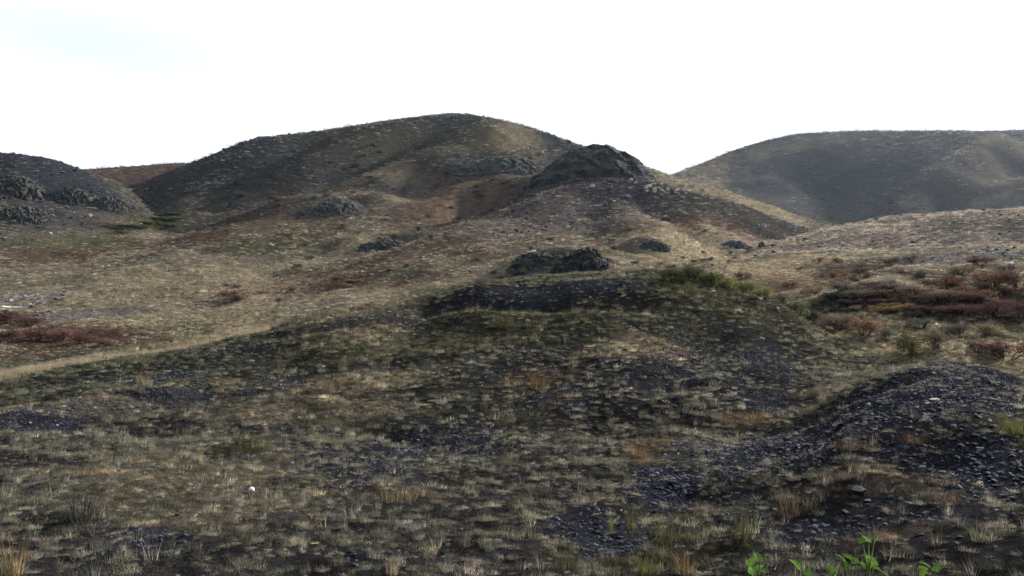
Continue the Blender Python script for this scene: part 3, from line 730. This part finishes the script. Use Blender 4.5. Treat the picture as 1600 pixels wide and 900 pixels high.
outcrop([(-10,334),(14,325),(40,321),(62,327),(80,336)], None, 5, 'low dark crag at the foot of the rocky left hill', 19, rough=1.4, group=OC)

# ------------------------------------------------------------------ boulders and stones
def stone_mesh(seed, n=26, sq=(1,.85,.7), mat=None):
    v, t_ = hull(n, np.random.default_rng(seed), sq); return mesh_np('stone', v, t_, mat)
SM = {k: [stone_mesh(100 + 7*i + j, 22, (1, .8, .55 if i else .7), m) for j in range(5)] for i, (k, m) in enumerate((('pale', M_STONE_PALE), ('dark', M_STONE_DARK)))}
def stone(px, py, wpx, kind, label, name='stone', flat=1.0, rmin=4, group=None, k=None):
    p = at(px, py, rmin); r = math.hypot(p.x, p.y); s = wpx / F * r / 2 / .85
    o = link(name, SM[kind][random.randrange(5) if k is None else k], (p.x, p.y, p.z + s*.22*flat), (random.gauss(0,.15), random.gauss(0,.15), random.uniform(0, 6.28)), (s, s, s*flat))
    tag(o, label, 'stone', group); return o
outcrop([(1116,387),(1124,382),(1134,378),(1145,375),(1158,377),(1166,381),(1174,387)], None, 1.2, 'large dark blue boulder on straw grass under the knob spur', 31, 'boulder', M_STONE_DARK, rough=.55)
outcrop([(1183,388),(1186,380),(1189,377),(1193,378),(1196,383),(1198,388)], None, .5, 'small upright dark boulder just right of the large blue boulder', 32, 'boulder', M_STONE_DARK, rough=.5)
stone(1210, 385, 14, 'dark', 'flat brown stone at the right end of the boulder row', flat=.6, rmin=60)
stone(1172, 387, 12, 'dark', 'low dark stone between the large blue boulder and the upright one', flat=.6, rmin=60)
G = 'pale stones scattered below the big rock knob'
for i in range(46):
    x = random.gauss(1040, 30); y = 285 + (x - 1000)*.16 + random.gauss(0, 9)
    if x < 985: y += 22
    stone(x, max(y, 280), random.uniform(4, 9), 'pale', 'pale stone scattered on the slope below right of the big rock knob', rmin=100, group=G)
for (x, y, w_, lb) in [(846,240,9,'single pale stone in the straw saddle left of the big rock knob'),(90,309,6,'pale stone on the middle of the rocky left hill'),(140,338,7,'pale flat stone low on the rocky left hill'),(78,366,6,'pale stone at the foot of the rocky left hill'),
                       (1115,457,9,'white stone below the dark green bushes on the mound crest'),(1156,457,7,'white stone among the yellow-green bushes on the crest'),(1187,468,9,'white stone at the lower edge of the yellow-green bushes'),(1214,484,8,'white stone right of the yellow-green bushes on the mound flank'),(1262,499,10,'pale stone near the lowest green bush on the mound flank'),
                       (1054,545,10,'pale pinkish stone at the end of the orange grass strip on the mound'),(1027,741,7,'pale stone at the left tip of the lower bare slate patch'),(505,574,7,'pale stone on the left flank of the grassy mound'),(1460,628,14,'light grey stone on the stony hump'),(1470,545,9,'pale stone in the straw grass behind the stony hump')]:
    stone(x, y, w_, 'pale', lb, rmin=(100 if y < 370 else 5))
G = 'larger slate stones on the stony hump'
for i in range(70):
    x = random.uniform(1230, 1560); y = random.uniform(590, 720)
    if x < 1290 and y < 640: continue
    stone(x, y, random.uniform(8, 13), 'dark', 'larger loose dark slate stone lying on the stony hump', flat=.8, group=G)
G = 'larger slate stones in the lower bare patches'
for i in range(40):
    x, y = random.choice([(1050,760),(1080,735),(950,840),(1540,740),(1560,770),(1290,830)]); x += random.gauss(0, 35); y += random.gauss(0, 15)
    stone(x, y, random.uniform(9, 15), 'dark', 'larger loose dark slate stone in a bare patch low on the near slope', flat=.7, group=G)
stone(1338, 771, 25, 'dark', 'black squarish stone shape standing in for a burrow hole with a pale upper edge on the near slope right', flat=1.1)  # dark hull stands in for a burrow opening
stone(1333, 762, 16, 'pale', 'thin pale stone chip lying on the black burrow shape', flat=.3)
M_WHITE = mat_plain('white_pebble', (.84,.84,.83), .5, .4, 40, .05)
p = at(393, 770); r = p.length
wm = mesh_np('white_pebble', *hull(60, np.random.default_rng(8), (1,.95,.9)), M_WHITE, True)
tag(link('white_pebble', wm, (p.x, p.y, p.z + .035), (0,0,0), (.031,.031,.030)), 'small round bright white pebble on the near grass left of centre', 'pebble')
def log_mesh(seed, bend=.15):
    rn = np.random.default_rng(seed); V = []; f = []
    for i in range(9):
        t = i/8; rr = (.05 - .03*t)*(1 + .2*rn.normal())
        for k in range(6): V.append((t - .5, bend*math.sin(3*t) + rr*math.cos(k*PI/3), rr*math.sin(k*PI/3) + .03))
    for i in range(8):
        for k in range(6): f.append((i*6+k, i*6+(k+1)%6, i*6+6+(k+1)%6, i*6+6+k))
    f += [tuple(range(5,-1,-1)), tuple(range(48,54))]
    return V, f
M_PALEWOOD = mat_plain('bleached_wood', (.42,.40,.38)); 
def branch(px, py, wpx, mat, label, seed):
    p = at(px, py, 40); s = wpx/F*math.hypot(p.x, p.y)
    V, f = log_mesh(seed); o = link('branch', mesh_np('branch', V, f, mat, True), (p.x, p.y, p.z + .05), (0, .03, -math.atan2(p.x, p.y) + .1), (s, s, s)); tag(o, label, 'branch')
branch(28, 483, 44, M_PALEWOOD, 'long bleached white branch lying on grey gravel at the left edge', 2)
branch(278, 424, 26, M_WOOD, 'dark fallen branch on the pale valley floor', 3)
branch(272, 413, 22, M_WOOD, 'thin dark twig just above the fallen branch on the valley floor', 4)

# ------------------------------------------------------------------ shrubs: woody stems and a crown of small leaves
def shrub_mesh(seed, leaves=1150, wid=.5, hgt=.75, leaf=.042, nst=13, tall=False):
    rn = np.random.default_rng(seed); SV = []; SF = []; LV = []; LF = []
    def tube(p, q, r0, r1):
        d = np.array(q) - np.array(p); d /= np.linalg.norm(d) + 1e-9
        a = np.cross(d, (0.3,.2,1)); a /= np.linalg.norm(a) + 1e-9; b = np.cross(d, a); i0 = len(SV)
        for c, rr in ((p, r0), (q, r1)):
            for k in range(3): SV.append(np.array(c) + rr*(math.cos(k*2.1)*a + math.sin(k*2.1)*b))
        for k in range(3): SF.append((i0+k, i0+(k+1)%3, i0+3+(k+1)%3, i0+3+k))
    tips = []
    for s in range(nst):
        a = rn.uniform(0, 2*PI); ln_ = rn.uniform(.6, 1.0); th = rn.uniform(.05, .5 if tall else 1.05)
        p = np.array([.06*math.cos(a), .06*math.sin(a), -.05])
        m = p + np.array([math.cos(a)*math.sin(th)*wid*.5*ln_, math.sin(a)*math.sin(th)*wid*.5*ln_, hgt*.5*ln_*math.cos(th*.6)])
        e = m + np.array([math.cos(a + rn.normal(0,.4))*math.sin(th)*wid*.55*ln_, math.sin(a + rn.normal(0,.4))*math.sin(th)*wid*.55*ln_, hgt*.45*ln_*math.cos(th*.8)])
        tube(p, m, .014, .009); tube(m, e, .009, .003); tips += [m*.4 + e*.6, e, e]
        for _ in range(4):
            e2 = m + (e - m)*rn.uniform(.2, .9) + rn.normal(0, .10, 3)*np.array([1,1,.7]); tube(m + (e-m)*.2, e2, .006, .002); tips.append(e2)
    tips = np.array(tips)
    for _ in range(leaves):
        c = tips[rn.integers(len(tips))] + rn.normal(0, .062, 3)
        if c[2] < .01: c[2] = rn.uniform(.01, .1)
        d = rn.normal(size=3); d /= np.linalg.norm(d); e = np.cross(d, rn.normal(size=3)); e /= np.linalg.norm(e) + 1e-9
        L = leaf*rn.uniform(.7, 1.6); W = L*.38; i0 = len(LV)
        LV += [c, c + d*L*.5 + e*W, c + d*L, c + d*L*.5 - e*W]; LF.append((i0, i0+1, i0+2, i0+3))
    return (SV, SF), (LV, LF)
SHCOL = {'rust':(.170,.098,.070),'maroon':(.115,.066,.060),'brown':(.145,.108,.082),'sage':(.125,.122,.098),'dark':(.080,.074,.064),'green':(.050,.064,.026),'yellowgreen':(.150,.150,.050),'olive':(.115,.108,.058),'straw':(.30,.25,.16),'grey':(.10,.096,.090),'tawny':(.21,.150,.075)}
M_SH = {k: mat_leafy('foliage_' + k, .25, False, tuple(.85*c for c in v), .35) for k, v in SHCOL.items()}
SHM = {}
def shrub(px, py, wpx, hpx, kind, label, group=None, name='shrub', rmin=20, cat='shrub'):
    p = at(px, py, rmin); r = math.hypot(p.x, p.y); k = random.randrange(4)
    if ('s', k) not in SHM: SHM[('s', k)] = shrub_mesh(300 + k)
    (SV, SF), (LV, LF) = SHM[('s', k)]
    if ('st', k) not in SHM: SHM[('st', k)] = mesh_np('stems', SV, SF, M_WOOD)
    if (kind, k) not in SHM: SHM[(kind, k)] = mesh_np('foliage', LV, LF, M_SH[kind])
    e = bpy.data.objects.new(name, None); COL.objects.link(e); e.empty_display_size = .2
    w_ = wpx/F*r/1.0; h_ = hpx/F*r/.78
    e.location = p; e.rotation_euler = (0, 0, random.uniform(0, 6.28)); e.scale = (w_, w_, h_)
    link('stems', SHM[('st', k)], parent=e); link('foliage', SHM[(kind, k)], parent=e)
    tag(e, label, cat, group); return e
GR = 'shrubs on the slope on the right'
SH = [
 (1160,436,30,15,'rust','lone round rust shrub on pale straw below the boulders'),
 (1278,411,18,10,'rust','small rust shrub at the foot of the pale ridge, left of an olive one'),
 (1308,410,18,9,'olive','small olive shrub at the foot of the pale ridge'),
 (1236,449,28,11,'rust','flat rust shrub just right of the yellow-green bushes'),
 (1268,463,40,15,'rust','wide rust shrub between the green bushes and the grey shrubs'),
 (1300,434,22,11,'rust','small rust shrub at the upper left of the shrub slope'),
 (1345,423,44,13,'brown','long low brown shrub near the upper edge of the shrub slope'),
 (1396,414,30,15,'dark','dark brown shrub under the crest of the shrub slope'),
 (1427,407,26,11,'brown','small brown shrub on the crest of the shrub slope'),
 (1530,415,46,18,'maroon','dark purple shrub alone on grey gravel near the right crest'),
 (1315,457,46,20,'grey','broad grey shrub on the left of the shrub slope'),
 (1298,468,34,15,'grey','grey shrub at the left foot of the shrub slope'),
 (1334,468,40,17,'sage','sage grey shrub below the broad grey one'),
 (1366,466,54,18,'brown','low dull brown shrub in the middle of the shrub slope'),
 (1394,458,32,22,'sage','pale sage shrub standing taller in the middle of the shrub slope'),
 (1426,462,54,20,'brown','broad brown shrub in the middle of the shrub slope'),
 (1480,453,58,26,'rust','domed rust shrub up on the right of the shrub slope'),
 (1466,470,56,18,'brown','dull brown shrub in front of the domed rust shrub'),
 (1552,452,66,36,'rust','largest domed rust shrub near the right edge'),
 (1592,452,46,30,'maroon','maroon shrub cut by the right edge beside the largest rust shrub'),
 (1524,472,60,22,'rust','rust shrub left of the maroon row at the right edge'),
 (1378,474,46,9,'rust','thin low rust shrub strip left of the long orange one'),
 (1402,489,68,16,'tawny','long low orange brown shrub across the middle of the slope'),
 (1452,490,52,15,'rust','low rust shrub right of the long orange brown one'),
 (1502,492,54,19,'maroon','maroon shrub in the lower row right of centre'),
 (1556,495,62,30,'maroon','large maroon shrub near the right edge in the lower row'),
 (1596,500,50,32,'maroon','maroon shrub cut by the right edge in the lower row'),
 (1312,516,62,30,'brown','wispy brownish shrub at the foot of the mound flank'),
 (1350,525,54,34,'rust','wispy rust shrub right of the wispy brown one'),
 (1388,532,34,22,'sage','small sage shrub between the wispy rust shrub and the olive bush'),
 (1420,560,52,46,'olive','upright olive bush behind the stony hump'),
 (1464,545,44,30,'brown','brown twiggy shrub right of the upright olive bush'),
 (1526,550,36,20,'dark','small dark shrub left of the low maroon shrub'),
 (1574,562,76,30,'maroon','wide low maroon shrub at the right edge behind the stony hump'),
 (1440,512,44,18,'sage','pale sage shrub in the grass below the rust row'),
 (1500,522,46,20,'sage','pale sage shrub in the grass below the maroon shrub'),
 (1545,525,46,22,'straw','straw coloured bush in the grass near the right edge'),
 (1340,440,30,13,'sage','small sage shrub above the broad grey shrub'),
 (1440,435,36,15,'grey','grey shrub under the crest above the domed rust shrub'),
 (1500,428,40,14,'brown','brown shrub under the lone purple shrub'),
 (1575,425,40,14,'grey','grey shrub above the largest rust shrub'),
]
for (x, y, w_, h_, k, lb) in SH: shrub(x, y, w_*1.1, h_*.9, k, lb, GR)
for i in range(70):
    x = random.uniform(1290, 1600); y = random.uniform(425, 505)
    if random.random() > .35 + (x - 1290)/450: continue
    kd2 = random.choice(['rust','rust','brown','maroon','brown'])
    shrub(x, y, random.uniform(18, 40), random.uniform(6, 12), kd2, 'low %s shrub filling the thicket on the right slope' % kd2, 'low shrubs of the right thicket')
GR = 'bushes along the crest of the mound'
for (x, y, w_, h_, k, lb) in [
 (1048,440,48,24,'green','leftmost dark green bush on the mound crest'),(1078,441,54,28,'green','largest dark green bush on the mound crest'),(1108,449,44,26,'green','dark green bush next to the yellow-green ones on the crest'),
 (1138,454,44,24,'yellowgreen','first yellow-green bush right of the dark green ones'),(1166,460,44,22,'yellowgreen','second yellow-green bush right of the dark green ones'),(1194,467,44,20,'yellowgreen','third yellow-green bush right of the dark green ones'),
 (1222,476,40,20,'olive','olive bush at the right end of the yellow-green row'),(1248,490,34,22,'olive','olive bush lower on the right flank of the mound'),(1272,506,34,24,'green','dark green bush lowest on the right flank of the mound')]:
    shrub(x, y, w_, h_, k, lb, GR, rmin=22)
GR = 'maroon shrubs at the left edge of the valley'
for i, (x, y, w_, h_, lb) in enumerate([(12,507,56,22,'maroon shrub cut by the left edge, upper row'),(46,510,46,15,'maroon shrub second from the left edge, upper row'),(18,534,46,22,'maroon shrub cut by the left edge, lower row'),(58,534,46,22,'maroon shrub second from the left edge, lower row'),(94,534,54,19,'wide maroon shrub third from the left edge, lower row'),(130,537,50,16,'maroon shrub fourth from the left edge, lower row'),(164,540,36,11,'small maroon shrub at the right end of the lower row')]):
    shrub(x, y, w_, h_, 'maroon', lb, GR, rmin=38)
GR = 'red shrubs in the valley band'
for i in range(16):
    x = random.uniform(330, 560); y = 470 - (x - 330)*.14 + random.gauss(0, 8)
    shrub(x, y, random.uniform(16, 32), random.uniform(5, 9), random.choice(['rust','maroon','brown']), 'low reddish shrub in the band across the valley left of the mound', GR, rmin=45)
GR = 'green bushes in the hollow of the valley'
for i in range(16):
    x = random.uniform(165, 285); y = 362 - (x - 165)*.17 + random.gauss(0, 5)
    shrub(x, y, random.uniform(28, 46), random.uniform(4, 7), 'green', 'low green bush in the hollow between the rocky left hill and the main hill', GR, rmin=90)
GR = 'dark shrubs dotted over the hills'
for i in range(120):
    while True:
        x = random.uniform(200, 1230); y = random.uniform(225, 440)
        lim = 300 - (x-200)*.5 if x < 400 else (200 if x < 800 else 235 + (x-830)*.33)
        if y > lim + 12 and not (x < 420 and y > 330 + 0*x) and not (820 < x < 1020 and y < 292): break
    kd2 = random.choice(['dark','dark','brown','grey','maroon'])
    where = ('on the lower slope behind the mound' if y > 370 else 'on the stony spur below the knob' if x > 800 else 'on the left flank of the main hill' if x < 480 else 'high on the face of the main hill' if y < 280 else 'on the lower face of the main hill')
    shrub(x, y, random.uniform(9, 22), random.uniform(4, 8), kd2, 'low %s shrub dotted %s' % ({'dark': 'blackish'}.get(kd2, kd2), where), GR, rmin=60)

# ------------------------------------------------------------------ conspicuous grass tufts
TM = {}
def tuft(px, py, wpx, hpx, kind, label, group='conspicuous grass tufts', tall=True, rmin=4):
    p = at(px, py, rmin); r = math.hypot(p.x, p.y); k = random.randrange(3)
    if (kind, k, tall) not in TM:
        v, t_ = blades(110, .55, 1.1, .02, .62, .28, .016, .25, np.random.default_rng(500+k)) if tall else blades(240, .35, .7, .0, 1.2, .5, .014, .4, np.random.default_rng(600+k))
        TM[(kind, k, tall)] = mesh_np('grass_tuft', v, t_, M_SH[kind])
    o = link('grass_tuft', TM[(kind, k, tall)], p, (0, 0, random.uniform(0, 6.28)), (wpx/F*r/1.0, wpx/F*r/1.0, hpx/F*r/(1.0 if tall else .65)))
    tag(o, label, 'grass tuft', group)
for a in [
 (130,812,100,55,'grey','broad grey tuft in the lower left',None),(14,898,60,62,'tawny','tawny tuft at the lower left corner',None),
 (985,828,26,38,'yellowgreen','bright yellow upright tuft beside the lower bare patch',None),(953,832,16,38,'yellowgreen','thin pale green tuft left of the bright yellow one',None),
 (1050,850,90,52,'olive','wide olive tuft right of the bright yellow one',None),(1160,845,70,75,'olive','tall olive tuft left of the broad-leaved plants',None),
 (885,892,70,50,'olive','olive tuft near the bottom edge below the bare patch',None),(1010,898,60,44,'yellowgreen','yellow-green tuft at the bottom edge in the middle right',None),(1070,896,60,40,'tawny','tawny tuft at the bottom edge right of the yellow-green one',None),
 (1245,800,70,40,'brown','round brown tuft left of the black burrow shape',0),(1476,785,48,26,'brown','round brown tuft on the bare slate at the right',0),(1582,676,56,36,'yellowgreen','bright green tuft at the right edge below the stony hump',None),
 (510,612,40,30,'straw','straw tuft on the left flank of the mound',None),(225,606,30,30,'straw','upright straw tuft beside the dark furrow',None),(842,606,44,30,'tawny','tawny tuft in the middle of the mound',None),
 (790,512,50,30,'olive','olive tuft below the bare scarp',None),(745,490,9,26,'brown','thin brownish stalks on the bare scarp',None),(620,780,60,34,'straw','pale straw tuft in the lower middle',0),(1000,715,40,30,'tawny','orange brown tuft at the end of the orange strip',None),
 (612,898,30,36,'straw','pale stalks at the bottom edge left of centre',None),(390,700,60,36,'olive','olive tuft on the near slope left of centre',0),(1330,700,40,22,'brown','round brown tuft on the stony hump',0),(1430,690,44,24,'brown','brown tuft right on the stony hump',0),(1180,660,50,24,'tawny','orange tuft along the foot of the stony hump',None)]:
    tuft(*a[:6], tall=a[6] is None)

# ------------------------------------------------------------------ broad-leaved plants at the lower edge
M_LEAF = mat_leafy('broad_green_leaf', .3, False, (.090,.165,.034), .5, dome=False); M_STEM = mat_plain('green_stem', (.12,.17,.05))
def leaf_detail(m):
    t = m.node_tree; vm = [n for n in t.nodes if n.type == 'VECT_MATH' and n.operation == 'SCALE'][0]
    tco = nd(t, 'ShaderNodeTexCoord'); nz_ = nd(t, 'ShaderNodeTexNoise'); nz_.inputs['Scale'].default_value = 5; nz_.inputs['Detail'].default_value = 6
    t.links.new(tco.outputs['Object'], nz_.inputs['Vector'])
    a_ = nd(t, 'ShaderNodeMapRange'); a_.inputs['From Min'].default_value = .3; a_.inputs['From Max'].default_value = .7; a_.inputs['To Min'].default_value = .45; a_.inputs['To Max'].default_value = 1.4
    t.links.new(nz_.outputs['Fac'], a_.inputs['Value'])
    sx = nd(t, 'ShaderNodeSeparateXYZ'); t.links.new(tco.outputs['Object'], sx.inputs[0])
    ab = nd(t, 'ShaderNodeMath', operation='ABSOLUTE'); t.links.new(sx.outputs['X'], ab.inputs[0])
    v_ = nd(t, 'ShaderNodeMapRange'); v_.inputs['From Max'].default_value = .05; v_.inputs['To Min'].default_value = 1.7; v_.inputs['To Max'].default_value = 1.0; t.links.new(ab.outputs[0], v_.inputs['Value'])
    # side veins
    mv = nd(t, 'ShaderNodeMath', operation='SUBTRACT'); t.links.new(sx.outputs['Y'], mv.inputs[0]); t.links.new(ab.outputs[0], mv.inputs[1])
    sn = nd(t, 'ShaderNodeMath', operation='MULTIPLY'); sn.inputs[1].default_value = 34; t.links.new(mv.outputs[0], sn.inputs[0]); si = nd(t, 'ShaderNodeMath', operation='SINE'); t.links.new(sn.outputs[0], si.inputs[0])
    sr = nd(t, 'ShaderNodeMapRange'); sr.inputs['From Min'].default_value = .7; sr.inputs['To Min'].default_value = .92; sr.inputs['To Max'].default_value = 1.3; t.links.new(si.outputs[0], sr.inputs['Value'])
    src = vm.inputs['Scale'].links[0].from_socket
    for q in (a_.outputs[0], v_.outputs[0], sr.outputs[0]):
        mm = nd(t, 'ShaderNodeMath', operation='MULTIPLY'); t.links.new(src, mm.inputs[0]); t.links.new(q, mm.inputs[1]); src = mm.outputs[0]
    t.links.new(src, vm.inputs['Scale'])
leaf_detail(M_LEAF)
def leaf_mesh(seed):
    rn = np.random.default_rng(seed); V = [(0,0,0)]; f = []
    V = []
    mid = [(0,y,-.28*y*y + .0) for y in (0,.25,.5,.75,1.0)]
    for y in range(5): V.append(mid[y])
    R = [(.30,-.10),(.49,.14),(.42,.44),(.25,.74)]; 
    for sg in (1,-1):
        for i, (x, y) in enumerate(R): V.append((sg*x*.92*(1 + rn.normal(0,.09)), y + rn.normal(0,.05), .22*abs(x) - .28*y*y + .05*rn.normal()))
    f = [(0,5,6,1),(1,6,7,2),(2,7,8,3),(3,8,4),(0,1,10,9),(1,2,11,10),(2,3,12,11),(3,4,12)]
    return mesh_np('leaf', V, f, M_LEAF, True)
LM = [leaf_mesh(s) for s in range(4)]
def plant(px, py, r, leaves, label):
    """leaves: photo x, y and width of each leaf"""
    a, _ = pix(px, py); x, y = r*math.sin(a), r*math.cos(a); z = float(ground(x, y))
    e = bpy.data.objects.new('broadleaf_plant', None); COL.objects.link(e); e.location = (x, y, z); e.empty_display_size = .1
    tag(e, label, 'plant', 'broad-leaved green plants at the lower edge')
    SV = []; SF = []
    for (lx, ly, lw) in leaves:
        rr = r + random.uniform(-.12, .10); la, lt = pix(lx, ly)
        q = np.array([rr*math.sin(la) - x, rr*math.cos(la) - y, CAM_Z + float(lt)*rr - z])
        s = lw/F*r/1.75
        i0 = len(SV)
        path = [np.array([random.gauss(0,.008), random.gauss(0,.008), -.03]), q*np.array([.35,.35,.55]), q + np.array([0,0,-.01])]
        for j, c in enumerate(path):
            w_ = (.006,.0045,.003)[j]
            for k in range(4): SV.append(c + w_*np.array([math.cos(k*PI/2), math.sin(k*PI/2), 0]))
        for j in range(2):
            for k in range(4): SF.append((i0+4*j+k, i0+4*j+(k+1)%4, i0+4*j+4+(k+1)%4, i0+4*j+4+k))
        o = link('leaf', random.choice(LM), q, (random.uniform(.25, 1.1), random.gauss(0,.35), random.uniform(-1.2, 1.2)), (s, s, s), e)
    link('stem', mesh_np('stem', SV, SF, M_STEM, True), parent=e)
plant(1184, 925, 5.7, [(1170,884,30),(1188,876,26),(1183,890,30),(1196,893,26),(1176,898,30)], 'leftmost broad-leaved green plant at the bottom edge')
plant(1252, 925, 5.7, [(1250,888,34),(1262,899,24)], 'single-leaved green plant right of the leftmost broad-leaved one')
plant(1324, 925, 5.8, [(1318,876,24),(1330,872,22),(1338,880,24),(1322,888,26),(1303,895,26)], 'middle broad-leaved green plant at the bottom edge')
plant(1358, 930, 5.8, [(1348,848,24),(1357,846,22),(1366,842,16),(1360,872,26),(1366,884,34),(1352,890,30),(1380,895,34)], 'tallest broad-leaved green plant at the bottom edge')
plant(1448, 925, 5.7, [(1440,891,26),(1452,886,26),(1462,893,24),(1445,898,28)], 'rightmost broad-leaved green plant at the bottom edge')

# ------------------------------------------------------------------ birds
M_BIRD = mat_plain('dark_feathers', (.03,.03,.035))
bv, bf = hull(40, np.random.default_rng(2), (.10,.30,.09))
BODY = mesh_np('body', bv, bf, M_BIRD, True)
def wing(sg): return mesh_np('wing', [(sg*.04,.10,.03),(sg*.04,-.10,.03),(sg*.30,-.07,.14),(sg*.30,.12,.15),(sg*.62,-.10,.08),(sg*.30,.02,.165),(sg*.04,0,.055)], [(0,6,5,3),(6,1,2,5),(3,5,4),(5,2,4)] if sg > 0 else [(3,5,6,0),(5,2,1,6),(4,5,3),(4,2,5)], M_BIRD)
WG = [wing(1), wing(-1)]; TAIL = mesh_np('tail', [(-.04,-.26,0),(.04,-.26,0),(.07,-.46,0),(-.07,-.46,.0),(0,-.36,.02)], [(0,1,4),(1,2,4),(2,3,4),(3,0,4)], M_BIRD)
for (x, y, r, s, lb) in [(153,236,150,.42,'dark bird flying lowest above the gap in the hills'),(146,209,190,.24,'tiny bird flying upper left above the gap in the hills'),(155,208,190,.24,'tiny bird flying upper right above the gap in the hills')]:
    a, t_ = pix(x, y); e = bpy.data.objects.new('bird', None); COL.objects.link(e)
    e.location = (r*math.sin(a), r*math.cos(a), CAM_Z + float(t_)*r); e.rotation_euler = (0, .2, 1.1); e.scale = (s, s, s)
    link('body', BODY, parent=e); link('wing', WG[0], parent=e); link('wing', WG[1], parent=e); link('tail', TAIL, parent=e)
    tag(e, lb, 'bird', 'birds in the sky')

# ------------------------------------------------------------------ haze
hz = mesh_np('haze', [(x, y, z) for x in (-1300, 1300) for y in (-1300, 1300) for z in (-40, 140)],
             [(0,1,3,2),(4,6,7,5),(0,4,5,1),(2,3,7,6),(0,2,6,4),(1,5,7,3)])
hm = bpy.data.materials.new('haze_air'); hm.use_nodes = True
t = hm.node_tree; t.nodes.clear(); o_ = nd(t, 'ShaderNodeOutputMaterial'); pv = nd(t, 'ShaderNodeVolumePrincipled')
pv.inputs['Color'].default_value = (.62, .77, 1.0, 1); pv.inputs['Density'].default_value = .00008; pv.inputs['Anisotropy'].default_value = .5
t.links.new(pv.outputs[0], o_.inputs['Volume'])
hz.materials.append(hm)
ho = link('haze', hz); tag(ho, 'thin pale blue air between the camera and the far hills', 'haze', None, 'stuff')
